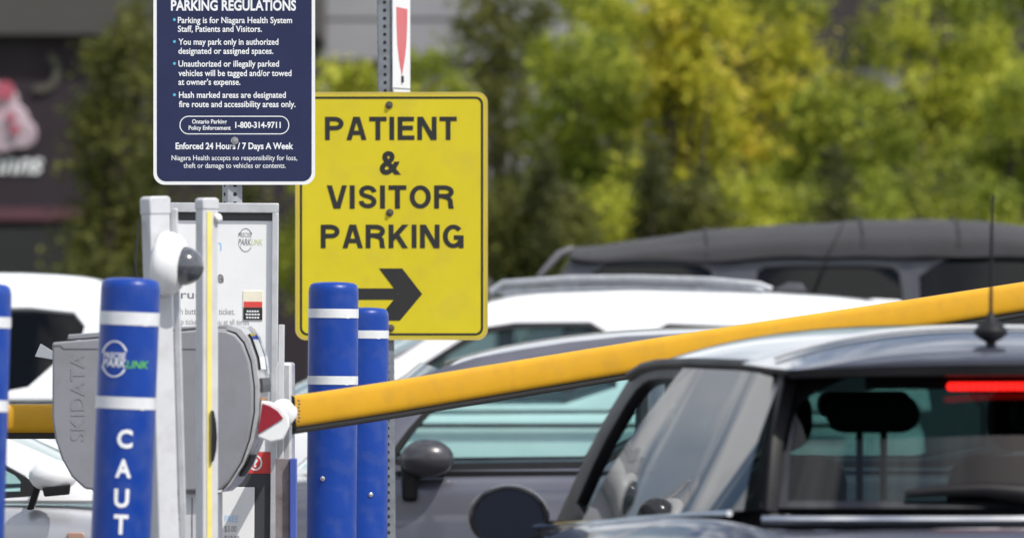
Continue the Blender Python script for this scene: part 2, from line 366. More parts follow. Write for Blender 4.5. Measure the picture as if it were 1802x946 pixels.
structure(pl.build('painted_markings', M['paint_line']))

# ------------------------------------------------------------------ buildings far behind
BY = 96.0
def bx(px): return (px-CX)/F*BY
def bz(py): return H+(HY-py)/F*BY
t = thing('restaurant', 'dark maroon restaurant front with pink flower shaped emblem at far left', 'building', (bx(0), BY, 0))
def loc(px, py): return (bx(px)-bx(0), bz(py))
x0, x1 = bx(-900)-bx(0), bx(545)-bx(0)
MB().box((x0, 0, 0), (x1, 14, bz(62))).build('wall', M['maroon_wall'], t)
MB().box((x0, -.25, bz(62)), (x1+.1, 14, bz(-190))).build('fascia', M['fascia'], t)
MB().box((x0, -.30, bz(388)), (x1-.4, -.002, bz(366))).build('rose_band', M['rose_band'], t)
wn = MB(); wn.box((x0, -.04, .6), (bx(430)-bx(0), -.004, bz(400))); wn.build('window', M['dark_glass'], t)
e = MB()
for k, (px, py, r) in enumerate(((0,180,34),(22,212,30),(38,236,28),(-30,205,40),(5,240,30),(-55,245,38),(-20,170,30))):
    cx, cz = loc(px, py); rr = r/F*BY
    e.prism([(cx+rr*math.cos(R(a)), cz+rr*math.sin(R(a))) for a in range(0, 360, 20)], -.12-.004*k, -.003)
e.build('emblem', M['pink'], t, bevel=.03)
e = MB()
for k, (px, py, r) in enumerate(((10,160,17),(20,206,8),(28,228,9),(-20,195,16),(-40,230,14))):
    cx, cz = loc(px, py); rr = r/F*BY
    e.prism([(cx+rr*math.cos(R(a)), cz+rr*math.sin(R(a))) for a in range(0, 360, 20)], -.19-.003*k, -.12)
e.build('emblem_centre_pattern', M['emblem_red'], t)
e = MB()
cx, cz = loc(70, 125); ro, ri = 38/F*BY, 25/F*BY
o_ = [(cx+ro*math.cos(R(a)), cz+ro*math.sin(R(a))) for a in range(-110, 62, 10)]; i_ = [(cx+ri*math.cos(R(a)), cz+ri*math.sin(R(a))) for a in range(60, -112, -10)]
e.prism(o_+i_, -.05, -.004); e.build('ring', M['olive_ring'], t)
e = MB(); a_, zb = loc(-70, 304); b_, _ = loc(76, 304)
put_text(e, 'gnnnns', a_, b_, zb, 36/F*BY, -.03, 0.02, 0.3); e.build('lettering', M['white_ink'], t)

t = thing('clad_building', 'long low building with pale grey horizontal siding behind trees', 'building', (bx(900), BY+4, 0))
MB().box((bx(546)-bx(900), 0, 0), (bx(1290)-bx(900), 12, bz(92))).build('wall', M['siding'], t)
sd = MB()
for k in range(7):
    z1 = bz(92)+.52*k; sd.box((bx(546)-bx(900), -.03-.01*(k % 2), z1+.012), (bx(1290)-bx(900), 12.03, z1+.50))
sd.build('siding', M['siding'], t)
MB().box((bx(540)-bx(900), -.10, bz(96)), (bx(1296)-bx(900), -.035, bz(84))).build('trim', M['fascia'], t)
t = thing('brick_building', 'dark brown building behind the trees at upper right', 'building', (bx(1600), BY+2, 0))
MB().box((bx(1292)-bx(1600), 0, 0), (bx(2700)-bx(1600), 12, bz(-200))).build('wall', M['brown_wall'], t)
MB().box((bx(1440)-bx(1600), -.25, bz(152)), (bx(2690)-bx(1600), -.002, bz(112))).build('ledge', mat('grey_ledge', (.17, .165, .185), .7), t)
MB().box((bx(1300)-bx(1600), -.12, bz(102)), (bx(2690)-bx(1600), -.003, bz(92))).build('trim', M['black_ink'], t)

# ------------------------------------------------------------------ trees
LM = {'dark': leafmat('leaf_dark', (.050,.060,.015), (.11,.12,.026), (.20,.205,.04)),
      'shade': leafmat('leaf_shade', (.03,.036,.012), (.065,.075,.02), (.13,.135,.03)),  # darkest leaf colours, deep shade of foliage gaps put into the leaves
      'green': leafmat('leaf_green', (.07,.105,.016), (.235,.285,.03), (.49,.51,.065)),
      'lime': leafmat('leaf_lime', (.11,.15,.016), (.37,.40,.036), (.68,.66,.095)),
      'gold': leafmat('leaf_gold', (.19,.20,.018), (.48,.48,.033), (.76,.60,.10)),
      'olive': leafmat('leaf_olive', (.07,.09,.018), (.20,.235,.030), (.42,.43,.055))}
def tree(px, Y, clumps, lm, leaf, count, label, name='broadleaf_tree', trunk_r=.09, seed=1, group='trees behind the parked cars', flat=.8):
    leaf *= .92; count = int(count*1.1)
    rnd = random.Random(seed); base = W(px, 600, Y); base.z = .1
    s = F/Y
    root = thing(name, label, 'shrub' if name == 'shrub' else 'tree', base, (0, 0, 0), group)
    cl = []
    for (cx, cy, rx, rz) in clumps:
        p = W(cx, cy, Y)-base; cl.append((Vector((p.x, rnd.uniform(-.5, .5), p.z)), rx/s, rz/s))
    top = max(c[0].z for c in cl)
    tb = MB(); tp = [Vector((0, 0, -.1)), Vector((.03, 0, top*.3)), Vector((-.04, .03, top*.6)), Vector((.02, 0, top*.92))]
    tb.tube(tp, [trunk_r, trunk_r*.8, trunk_r*.55, trunk_r*.2], 9)
    for c, rx, rz in cl:
        f = rnd.uniform(.25, .6); q = Vector((0, 0, top*f)); tb.tube([q, (q+c)/2+Vector((0, 0, -.1)), c], [trunk_r*.4, trunk_r*.28, trunk_r*.10], 6)
    tb.build('trunk', M['bark'], root, smooth=True)
    vs, fs = [], []
    wt = [rx*rz for _, rx, rz in cl]; tot = sum(wt)
    for (c, rx, rz), a in zip(cl, wt):
        k = int(count*a/tot); ry = max(rx*flat, .35)
        subs = []                                    # twigs inside the clump give an uneven outline
        for _ in range(max(7, int(k/45))):
            while True:
                d = Vector((rnd.uniform(-1, 1), rnd.uniform(-1, 1), rnd.uniform(-1, 1)))
                if .15 < d.length < 1.05: break
            subs.append((Vector((c.x+d.x*rx, c.y+d.y*ry, c.z+d.z*rz)), rnd.uniform(.10, .26)*min(1.3, .5+rx)))
        for i in range(k):
            sc_, sr = subs[rnd.randrange(len(subs))]
            p = sc_+Vector((rnd.gauss(0, sr*.55), rnd.gauss(0, sr*.55), rnd.gauss(0, sr*.6)))
            L_ = leaf*rnd.uniform(.6, 1.35)
            u = Vector((rnd.gauss(0, 1), rnd.gauss(0, 1), rnd.gauss(0, .7))).normalized()
            n_ = Vector((rnd.gauss(.25, .6), rnd.gauss(-.35, .6), rnd.gauss(.6, .6)))
            v_ = n_.cross(u)
            if v_.length < .05: continue
            v_.normalize(); o_ = len(vs)
            vs += [p-u*L_*.5, p+v_*L_*.32, p+u*L_*.5, p-v_*L_*.32]; fs.append((o_, o_+1, o_+2, o_+3))
    b = MB(); b.v = vs; b.f = fs
    me = bpy.data.meshes.new('crown'); me.from_pydata([tuple(p) for p in vs], [], fs)
    o = bpy.data.objects.new('crown', me); C.objects.link(o); me.materials.append(LM[lm]); o.parent = root
    return root
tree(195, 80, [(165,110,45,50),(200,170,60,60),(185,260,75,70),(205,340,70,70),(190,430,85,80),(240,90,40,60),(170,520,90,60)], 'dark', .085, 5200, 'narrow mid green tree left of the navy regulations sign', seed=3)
tree(270, 86, [(255,60,60,80),(290,190,70,90),(270,330,80,90),(300,450,80,80),(420,420,80,110)], 'dark', .09, 3800, 'dark tree directly behind the navy regulations sign', seed=4)
tree(610, 78, [(600,140,60,60),(570,190,50,60),(640,200,55,60),(620,260,70,60),(590,350,80,80),(560,460,80,70)], 'lime', .085, 4200, 'bright lime tree between navy sign and yellow sign', seed=5)
tree(770, 83, [(765,130,45,50),(740,190,50,50),(800,200,50,50),(770,280,60,60),(760,380,70,80)], 'green', .085, 3600, 'light green sapling rising over the yellow sign top right corner', seed=6)
tree(880, 79, [(870,-20,50,60),(865,60,60,60),(885,130,60,60),(880,210,70,60),(900,290,70,60),(880,370,70,70),(905,450,80,60),(925,30,40,50)], 'dark', .075, 6000, 'tall dark olive conifer just right of yellow sign', 'conifer_or_shade_gap', seed=7)
tree(1010, 76, [(985,110,45,40),(1040,95,50,40),(1010,170,60,50),(965,220,50,50),(1060,180,50,50),(1020,260,60,50),(985,330,70,50),(1050,340,60,50),(1000,420,80,50)], 'green', .085, 5600, 'fresh green tree right of the dark olive conifer', seed=8)
tree(1085, 84, [(1060,20,60,60),(1090,90,60,60),(1110,160,60,60),(1080,250,60,70),(1090,350,70,70)], 'lime', .085, 4200, 'slim lime tree squeezed behind fresh green tree', seed=9)
tree(1190, 75, [(1170,20,60,50),(1230,60,60,55),(1190,120,60,55),(1250,150,50,50),(1180,210,65,60),(1240,240,60,55),(1200,310,70,50)], 'gold', .085, 5600, 'golden yellow tree with autumn tinted leaves above soft top roof', seed=10)
tree(1330, 81, [(1300,30,45,50),(1370,80,60,40),(1420,110,50,35),(1330,140,60,50),(1290,210,60,60),(1370,220,65,55),(1340,300,70,55),(1420,200,40,40)], 'gold', .08, 4600, 'tree with orange brown leaves reaching in front of brown wall', seed=11)
tree(1480, 77, [(1450,200,60,50),(1500,250,60,55),(1430,290,70,60),(1510,330,70,55),(1560,230,50,50),(1460,380,80,50)], 'green', .08, 5200, 'rounded green shrub tree below the grey ledge', seed=12)
tree(1640, 82, [(1590,30,30,40),(1630,70,45,35),(1590,110,40,40),(1690,100,45,35),(1740,80,50,40),(1650,170,60,50),(1720,180,60,60),(1640,260,70,60),(1760,130,50,50)], 'lime', .08, 5200, 'loose tree with lime sprays across the dark brown wall', seed=13)
tree(1770, 76, [(1780,200,60,60),(1820,280,60,60),(1730,290,60,60),(1790,370,80,60),(1860,200,60,80)], 'green', .08, 4600, 'broad green tree at the right edge', seed=14)
for k, (px, yt, lab) in enumerate(((957,285,'slim dark tree added as a shade gap beside the tall dark olive conifer'),(1147,285,'slim dark tree added as a shade gap below the slim lime tree'),(1468,280,'slim dark tree added as a shade gap before the rounded green shrub tree'))):  # added dark trees standing in for deeply shaded gaps in the foliage
    tree(px, 71.5, [(px,yt,16,45),(px+3,yt+70,22,50),(px-3,yt+140,26,50),(px,yt+210,30,60)], 'shade', .07, 1900, lab, 'conifer_or_shade_gap', .05, 60+k)
tree(1400, 85, [(1330,-10,60,45),(1260,-20,60,50),(1395,20,50,40),(1540,60,45,40),(1500,150,60,35),(1440,170,50,30)], 'olive', .08, 3600, 'olive branched tree partly covering the brown wall', seed=71)
tree(1710, 86, [(1650,0,50,40),(1720,20,50,40),(1790,10,50,45),(1700,130,60,45),(1790,140,60,45)], 'green', .08, 3600, 'tall green tree at the top right corner', seed=72)
tree(1010, 88, [(1000,-30,60,40),(1050,10,50,40),(940,90,40,50),(1090,60,60,50)], 'green', .08, 2800, 'tall green tree rising behind fresh green tree', seed=73)
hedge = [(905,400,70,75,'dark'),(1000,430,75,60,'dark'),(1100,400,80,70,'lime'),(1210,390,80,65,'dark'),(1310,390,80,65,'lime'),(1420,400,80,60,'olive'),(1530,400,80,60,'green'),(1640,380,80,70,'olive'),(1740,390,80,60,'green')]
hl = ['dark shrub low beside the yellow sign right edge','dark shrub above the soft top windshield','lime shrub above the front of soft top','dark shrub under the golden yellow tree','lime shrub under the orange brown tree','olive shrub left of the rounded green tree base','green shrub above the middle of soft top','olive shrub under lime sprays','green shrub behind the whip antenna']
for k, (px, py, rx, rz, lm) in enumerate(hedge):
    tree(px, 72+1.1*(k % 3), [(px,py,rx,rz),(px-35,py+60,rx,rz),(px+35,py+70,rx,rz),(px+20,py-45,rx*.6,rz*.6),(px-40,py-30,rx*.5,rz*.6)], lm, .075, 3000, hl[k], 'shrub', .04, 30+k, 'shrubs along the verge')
# ================================================================== SIGNS
t = thing('parking_sign', 'navy parking regulations notice with white border on perforated steel post', 'sign', (W(412, 325, 24).x, 24, 0))
s = F/24
def q(px, py): return ((px-412)/s, H+(HY-py)/s)
x0, zb = q(270, 325); x1, zt = q(554.5, -62)
MB().prism(rrect(x0, zb, x1, zt, .032, 8), -.002, .001).build('panel', M['white_sheet'], t)
MB().prism(rrect(x0+.0095, zb+.0095, x1-.0095, zt-.0095, .026, 8), -.0024, -.0021).build('navy_face', M['navy'], t)
LINES = [('PARKING REGULATIONS',301,521,18.5,17.5,.030),
 ('Parking is for Niagara Health System',313,514,41,10.6,.017),('Staff, Patients and Visitors.',313,461,56.3,10.6,.017),
 ('You may park only in authorized',314,490,79,10.6,.017),('designated or assigned spaces.',314,481,95,10.6,.017),
 ('Unauthorized or illegally parked',314,491,117.5,10.6,.017),('vehicles will be tagged and/or towed',314,513,134,10.6,.017),('at owner\u2019s expense.',314,423,149.5,10.6,.017),
 ('Hash marked areas are designated',315,503,172.3,10.6,.017),('fire route and accessibility areas only.',315,520,188.5,10.6,.017),
 ('Ontario Parking',338,399,217.5,7.2,.02),('Policy Enforcement',332,406,228.5,7.2,.02),('1-800-314-9711',414,494,225,10.2,.028),
 ('Enforced 24 Hours / 7 Days A Week',309,516,262.3,11,.026),('Niagara Health accepts no responsibility for loss,',302,523,282,8.8,.004),('theft or damage to vehicles or contents.',323,503,295.5,8.8,.004)]
mb = MB()
for tx, a, b, y, cp, off in LINES:
    xa, z = q(a, y); xb, _ = q(b, y); put_text(mb, tx, xa, xb, z, cp/s, -.0030, off)
po = rrect(*q(316, 236.5), *q(509, 204), 16/s-.0001, 8); pi_ = rrect(*q(317.6, 234.9), *q(507.4, 205.6), 14.4/s-.0001, 8)
frame_strip(mb, po, pi_, -.0030); mb.build('lettering', M['white_ink'], t)
mb = MB()
for y in (35, 73.5, 112, 167):
    cx, cz = q(307, y); mb.add([(cx+2.6/s*math.cos(R(a)), -.0030, cz+2.6/s*math.sin(R(a))) for a in range(0, 360, 30)], [tuple(range(12))])
mb.build('bullet_lettering', M['cyan_ink'], t)
x, z = q(413, 247.5); bolt(t, (x, -.0025, z), .0085)
x, _ = q(408, 0); perforated_post('post', x, .032, .14, zt-.02, .045, R(22), .0254, M['galv'], M['hole'], t)

t = thing('parking_sign', 'yellow patient and visitor parking sign with black right arrow on steel post', 'sign', (W(688, 598, 27).x, 27, 0), (0, 0, R(-1.5)))
s = F/27
def q(px, py): return ((px-688)/s, H+(HY-py)/s)
x0, zb = q(519.5, 598); x1, zt = q(858.5, 162)
MB().prism(rrect(x0, zb, x1, zt, .034, 8), -.003, .001).build('panel', M['yellow_rim'], t)
i5 = 5.5/s; MB().prism(rrect(x0+i5, zb+i5, x1-i5, zt-i5, .026, 8), -.0036, -.0031).build('yellow_face', M['yellow_sign'], t)
mb = MB(); ia, ib = 8/s, 12.2/s
frame_strip(mb, rrect(x0+ia, zb+ia, x1-ia, zt-ia, .024, 8), rrect(x0+ib, zb+ib, x1-ib, zt-ib, .018, 8), -.0042)
for tx, a, b, y, cp in (('PATIENT',572,804,246.5,41),('VISITOR',575.5,800,367,41),('PARKING',564.5,816,436.5,41.5)):
    xa, z = q(a, y); xb, _ = q(b, y); put_bold(mb, tx, xa, xb, z, cp/s, -.0044)
xa, z = q(668, 305.5); xb, _ = q(706, 0); put_text(mb, '&', xa, xb, z, 39/s, -.0044, .035)
for poly in ([(598,507),(700,507),(700,527),(598,527)], [(667,472),(708,472),(743,517),(701,517)], [(701,517),(743,517),(704,563.5),(663,563.5)]):
    mb.add([(q(*p)[0], -.0044-.0001*len(mb.f) % .0006, q(*p)[1]) for p in poly], [tuple(range(len(poly)))])
mb.build('lettering', M['black_ink'], t)
for px, py in ((685, 185), (686, 374), (687.5, 577)): bolt(t, (*[q(px, py)[0]], -.0036, q(px, py)[1]), .0095, M['bolt_dark'] if py > 1 else None)
x, _ = q(686.5, 0)
pp = perforated_post('post', x, .034, .02, q(0, -160)[1], .044, R(4), .0254, M['galv_dark'], M['hole'], t); pp.rotation_euler = (0, R(-.45), 0)
# small sign turned to the driveway, bolted to the same post
xc, _ = q(702, 0)
rot = Matrix.Translation((xc+.002, .155, 0)) @ Matrix.Rotation(R(82.0), 4, 'Z')
hw = .152; z0 = q(0, 163)[1]; z1 = q(0, -175)[1]
sp = MB().prism(rrect(-hw, z0, hw, z1, .02), -.001, .001, rot).build('side_panel', M['white_sheet'], t)
rd = [(-.098, q(0, 11)[1]), (.098, q(0, 11)[1]), (.094, q(0, 40)[1]), (.078, q(0, 75)[1]), (.05, q(0, 100)[1]), (0, q(0, 131)[1]), (-.05, q(0, 104)[1]), (-.08, q(0, 78)[1]), (-.096, q(0, 40)[1])]
MB().prism(rd, -.0018, -.0012, rot).build('red_print', M['red_ink'], sp)
MB().prism([(-hw+.002, q(0, 156)[1]), (hw-.002, q(0, 153)[1]), (hw-.002, q(0, 151)[1]), (-hw+.002, q(0, 154)[1])], -.0018, -.0012, rot).build('crease_print', M['grey_ink'], sp)
MB().prism(rrect(-.012, q(0, 143)[1], .012, q(0, 131)[1], .005), -.006, -.002, rot).build('bolt', M['black_ink'], t)

# ================================================================== BOLLARDS
def bollard(Y, pxc_top, py_top, lean, label, bands, rivet=None, text=False):
    s = F/Y; top = W(pxc_top, py_top, Y); r = .0700; hgt = top.z-.15
    t = thing('bollard', label, 'bollard', (top.x-hgt*math.tan(lean), Y, .15), (0, lean, 0), 'blue sleeved bollards on the kerb island')
    MB().lathe([(r*1.0, 0), (r, hgt-.028), (r*.985, hgt-.018), (r*.93, hgt-.008), (r*.8, hgt-.0025), (r*.5, hgt), (.002, hgt+.001)], 48).build('sleeve', M['blue_sleeve'], t, smooth=True, angle=70)
    for a, b in bands:
        z1 = hgt-(a-py_top)/s; z0 = hgt-(b-py_top)/s; mb = MB()
        o = len(mb.v); N = 64
        for z in (z0, z1):
            for k in range(N+3):
                an = R(-62)+2*math.pi*k/N; rr = r+.0010+(.0008 if k > N else 0); mb.v.append(Vector((rr*math.cos(an), rr*math.sin(an), z-(.0015 if k > N else 0))))
        for k in range(N+2): mb.f.append((k, k+1, N+3+k+1, N+3+k))
        mb.build('reflective_band', M['band'], t, smooth=True)
    if rivet:
        px, py = rivet; a = math.asin(max(-.95, min(.95, ((px-pxc_top)/s+(py-py_top)/s*math.tan(lean))/r))); z = hgt-(py-py_top)/s
        mm = Matrix.Rotation(a, 4, 'Z') @ Matrix.Translation((0, -r, z)) @ Matrix.Rotation(R(90), 4, 'X')
        MB().lathe([(.0072, 0), (.0068, .003), (.004, .005), (.001, .0055)], 16, mm).build('rivet', M['bolt'], t, smooth=True)
    def wrap(p):                                     # (pixels from the axis, pixels below the top) onto the sleeve
        a = p[0]/s/r; a = math.asin(max(-.97, min(.97, a))); return ((r+.0012)*math.sin(a), -(r+.0012)*math.cos(a), hgt-p[2]/s)
    if text:
        m = MB()
        for ch, a, b, yb, cp in (('C',-11,16,785,30),('A',-12,16,837,30),('U',-12,14,889,30),('T',-11,14,936,32),('I',-2,4,988,30),('O',-14,14,1040,30),('N',-12,12,1092,30)):
            vs, fs = text2d(ch, .035, 0, True); m.add([wrap((a+(b-a)*x, 0, yb-py_top-cp*z)) for x, z in vs], fs)
        for tx, a, b, yb, cp in (('PRECISE',-41,-1,632-1,11),('PARK',-42,0,645,13)):
            vs, fs = text2d(tx, .018, .2, True); m.add([wrap((a+(b-a)*x, 0, yb-py_top-cp*z)) for x, z in vs], fs)
        for a0, a1 in ((28, 165), (205, 325)):
            pts = [(-21+24.5*math.cos(R(a)), 143-25+30-5-32*math.sin(R(a))) for a in range(a0, a1+1, 6)]; pin = [(-21+21.5*math.cos(R(a)), 143-32*math.sin(R(a))+.9*(1 if 0 < a < 180 else -1)*2.4) for a in range(a0, a1+1, 6)]
            k = len(pts); m.add([wrap((x, 0, y)) for x, y in pts]+[wrap((x, 0, y)) for x, y in pin], [(i, i+1, k+i+1, k+i) for i in range(k-1)])
        m.build('lettering', M['white_ink'], t)
        m = MB(); vs, fs = text2d('LINK', .012, .2, True); m.add([wrap((0+38*x, 0, 646-py_top-13*z)) for x, z in vs], fs); m.build('green_lettering', M['green_ink'], t)
    return t
bollard(20, 230.5, 488, R(2.25), 'blue bollard marked CAUTION in white down its sleeve', ((548, 571), (697, 718)), text=True)
bollard(19.4, -33, 497, R(1.8), 'blue bollard cut by the left edge of the photo', ((556, 575), (702, 722)))
bollard(23.9, 587, 496, R(.5), 'taller blue bollard in front of the yellow sign with two bands showing', ((543, 559), (661, 676)), (569, 841))
bollard(25.6, 643, 541, R(.3), 'shorter blue bollard half hidden behind a taller one at yellow sign', ((581, 595), (700, 714)), (653, 869))

# ================================================================== POSTS WITH CAMERA AND STRIP
t = thing('camera_post', 'pale steel post carrying a white dome camera beside CAUTION bollard', 'post', (W(306, 900, 21).x, 21, .15), (0, R(-1.6), 0))
s = F/21; zt = H+(HY-345)/s-.15
rz = Matrix.Rotation(R(34), 4, 'Z')
MB().box((-.029, -.022, 0), (.029, .022, zt-.035), rz).build('post', M['pale_metal'], t, bevel=.004)
MB().prism([(-.031, zt-.045), (.031, zt-.045), (.031, zt-.006), (.024, zt), (-.024, zt), (-.031, zt-.006)], -.024, .024, rz).build('cap', M['pale_metal'], t, bevel=.004)
MB().box((.036, .03, 0), (.053, .05, zt-.03)).build('rail', M['alu'], t, bevel=.003)
MB().tube([(-.040, -.012, zt-.055), (-.052, -.014, zt-.15), (-.046, -.013, zt-.35), (-.048, -.013, .2)], .0032, 8).build('cable', M['rubber'], t)
mm = Matrix.Translation((.012, -.03, zt-(463-345)/s)) @ Matrix.Rotation(R(-14), 4, 'Z') @ Matrix.Rotation(R(98), 4, 'Y')
hs = MB().lathe([(.055, -.012), (.076, -.004), (.080, .008), (.079, .020), (.074, .036), (.062, .050), (.050, .056)], 40, mm).build('camera_housing', M['white_plastic'], t, smooth=True, angle=60)
MB().lathe([(.048, .0555)]+[(.048*math.cos(R(a)), .056+.052*math.sin(R(a))) for a in range(8, 90, 9)]+[(.002, .1081)], 32, mm).build('camera_dome', M['dome'], hs, smooth=True, angle=80)
t = thing('post', 'pale metal post with a yellow strip in front of ticket machine', 'post', (W(364, 900, 21.4).x, 21.4, .15), (0, 0, 0))
s = F/21.4; zt = H+(HY-348)/s-.15; rz = Matrix.Rotation(R(30), 4, 'Z')
MB().box((-.022, -.020, 0), (.022, .020, zt-.01), rz).build('post', M['pale_metal'], t, bevel=.003)
MB().prism([(-.024, zt-.03), (.024, zt-.03), (.024, zt-.005), (.017, zt), (-.017, zt), (-.024, zt-.005)], -.022, .022, rz).build('cap', M['pale_metal'], t, bevel=.004)
MB().box((-.011, -.0222, 0), (.003, -.0203, zt-.035), rz).build('yellow_strip', M['yellow_strip'], t)
MB().lathe([(.011, 0), (.013, .006), (.009, .014), (.002, .016)], 18, Matrix.Translation((.023, -.008, zt-.053)) @ Matrix.Rotation(R(75), 4, 'Y')).build('knob', M['white_plastic'], t, smooth=True)
zz = H+(HY-767)/s-.15; hh = 47/s
MB().prism([(.012, zz-hh), (.019, zz-hh*.9), (.025, zz-hh*.5), (.027, zz), (.025, zz+hh*.5), (.019, zz+hh*.95), (.012, zz+hh)], -.030, -.020).build('sensor_lens', M['black_gloss'], t, bevel=.002)

# ================================================================== TICKET MACHINE
YM = 22.3; s = F/YM
t = thing('ticket_machine', 'grey ticket machine with rounded head and curved silver front', 'machine', (W(330, 900, YM).x, YM, .15), (0, 0, R(-4.5)))
def q(px, py): return ((px-330)/s, H+(HY-py)/s-.15)
side = [(90,612),(90,735),(95,772),(107,808),(124,838),(148,860),(200,866),(388,862),(404,846),(424,812),(438,772),(446,725),(446,680),(440,636),(428,604),(414,588),(396,581),(355,579),(90,602)]
MB().prism([q(*p) for p in side], 0, .28).build('case', M['grey_case'], t, bevel=.006)
front = [(396,573),(432,570),(447,588),(459,625),(466,680),(466,728),(457,780),(440,820),(414,850),(392,866),(388,864),(404,848),(426,812),(440,772),(448,725),(448,680),(442,634),(430,602),(415,585)]
front_in = [(388,864),(404,848),(426,812),(440,772),(448,725),(448,680),(442,634),(430,602),(415,585),(396,579)]
front_out = [(389,866),(407,850),(429,816),(446,774),(455,728),(456,678),(450,630),(438,596),(425,578),(402,571)]
MB().prism([q(*p) for p in front_in]+[q(*p) for p in reversed(front_out)], .012, .27).build('front_cover', M['silver_face'], t, bevel=.004)
def on_front(f0, f1, y0, y1, name, m, proud=.004):   # a strip laid along the curved front
    P = [q(*p) for p in front_out]; n_ = len(P)-1; rows = []
    for k in range(9):
        f = (f0+(f1-f0)*k/8)*n_; i = min(int(f), n_-1); g = f-i
        x = P[i][0]*(1-g)+P[i+1][0]*g; z = P[i][1]*(1-g)+P[i+1][1]*g
        dx, dz = P[i+1][0]-P[i][0], P[i+1][1]-P[i][1]; l = math.hypot(dx, dz); nx, nz = dz/l, -dx/l
        rows.append([(x+nx*proud, y0, z+nz*proud), (x+nx*proud, y1, z+nz*proud)])
    return MB().grid(rows).build(name, m, t, solid=.006)
on_front(.62, .82, .04, .17, 'display', M['black_gloss']); on_front(.53, .585, .04, .23, 'label_plate', M['dark_band'])
on_front(.39, .51, .03, .12, 'signal_light', M['amber'], .008); on_front(.16, .27, .03, .14, 'card_slot', M['black_plastic'], .006)
on_front(.60, .90, .19, .24, 'trim', M['chrome'])
lid = [(116,597.5),(118,588),(175,584),(300,575),(398,571),(398,579),(355,577.5),(140,596.2)]
MB().prism([q(*p) for p in lid], .006, .275).build('lid', M['grey_case'], t, bevel=.003)
seam = MB()
for p in ([(92,607),(105,607),(111,612.5),(345,613),(345,614.4),(110,614),(104,608.6),(92,608.6)], [(285,866),(345,866),(345,867.4),(285,867.4)]): seam.prism([q(*a) for a in p], -.0012, .001)
seam.build('seam', M['grey_seam'], t)
MB().box((q(268,0)[0], .03, 0), (q(374,0)[0], .24, q(0, 868)[1])).build('pedestal', M['pale_metal'], t, bevel=.004)
MB().box((q(335,0)[0], .0285, 0), (q(336.5,0)[0], .0305, q(0, 875)[1])).build('seam', M['grey_seam'], t)
vs, fs = text2d('SKIDATA', .004); a = q(123, 775); b = q(148, 622)
mb = MB(); mb.add([(b[0]-(b[0]-a[0])*z, -.0012, a[1]+(b[1]-a[1])*x) for x, z in vs], fs); mb.build('lettering', mat('emboss_shade_grey', (.227, .232, .256), .55), t)  # flat letters, emboss shading put into a slightly darker grey

# ================================================================== INSTRUCTION BOARD
YK = 23.2; s = F/YK
t = thing('instruction_board', 'white instruction board in a silver frame behind ticket machine', 'board', (W(392, 900, YK).x, YK, .15), (0, R(.4), 0))
def q(px, py): return ((px-400)/s, H+(HY-py)/s-.15)
def bxq(name, a, b, y0, y1, m, par=t, bev=.001):
    x0, z1 = q(*a); x1, z0 = q(*b); return MB().box((x0, y0, max(z0, 0)), (x1, y1, z1)).build(name, m, par, bevel=bev)
bxq('cabinet', (304, 360), (487, 1500), .012, .18, M['alu'])
fr = MB()
for a, b in (((301,357),(491,374)), ((301,374),(312,1500)), ((480,374),(491,1500))):
    x0, z1 = q(*a); x1, z0 = q(*b); fr.box((x0, -.012, max(z0, 0)), (x1, .010, z1))
fr.build('frame', M['alu'], t, bevel=.002)
bxq('white_panel', (312, 388), (480, 794), .004, .0118, M['white_sheet'])
bxq('dark_band', (312, 374), (480, 387.5), .002, .0115, M['dark_band'])
bxq('red_band', (312, 794.5), (480, 832), .003, .0115, M['red_band'])
bxq('lower_panel', (312, 832.5), (480, 1450), .004, .0115, M['dark_band'])
ps = bxq('price_sheet', (380, 856), (452, 1100), -.020, -.002, M['white_sheet'])
bxq('side_plate', (491.5, 570), (501, 1450), .03, .12, M['pale_metal'])
m1 = MB()
for tx, a, b, yb, cp, off in (('structi', 298, 372, 525, 14, .006), ('e', 383, 395, 497, 21, .03), ('Push button for a ticket.', 303, 415, 553, 11, -.006), ('Keep ticket with you at all times', 304, 440, 571, 10, -.008)):
    xa, z = q(a, yb); xb, _ = q(b, yb); put_text(m1, tx, xa, xb, z, cp/s, .0034, off)
xa, z = q(420, 417); xb, _ = q(444, 0); put_text(m1, 'PRECISE', xa, xb, z, 8/s, .0034, 0, .2)
xa, z = q(420, 431); xb, _ = q(443, 0); put_text(m1, 'PARK', xa, xb, z, 11/s, .0034, .01, .2)
for a0, a1 in ((30, 160), (210, 330)):
    o_ = [q(433+13*math.cos(R(a)), 422-21*math.sin(R(a))) for a in range(a0, a1, 8)]; i_ = [q(433+11.6*math.cos(R(a)), 422-19.6*math.sin(R(a))) for a in range(a0, a1, 8)]
    k = len(o_); m1.add([(x, .0034, z) for x, z in o_]+[(x, .0034, z) for x, z in i_], [(i, i+1, k+i+1, k+i) for i in range(k-1)])
m1.build('lettering', M['grey_ink'], t)
m1 = MB(); xa, z = q(443, 431); xb, _ = q(463, 0); put_text(m1, 'LINK', xa, xb, z, 11/s, .0034, 0, .2); m1.build('green_lettering', M['olive_ink'], t)
m1 = MB(); xa, z = q(380, 441); xb, _ = q(391, 0); put_text(m1, 'h', xa, xb, z, 22/s, .0034, 0); m1.build('blue_lettering', M['pale_blue_ink'], t)
st = bxq('sticker', (429, 511), (464, 563), .002, .0038, M['cream'])
bxq('sticker_print', (431, 530), (463, 540), .001, .0018, M['red_band'], st, 0); bxq('sticker_print', (430, 540.5), (463.5, 562), .001, .0018, M['black_ink'], st, 0)
m1 = MB()
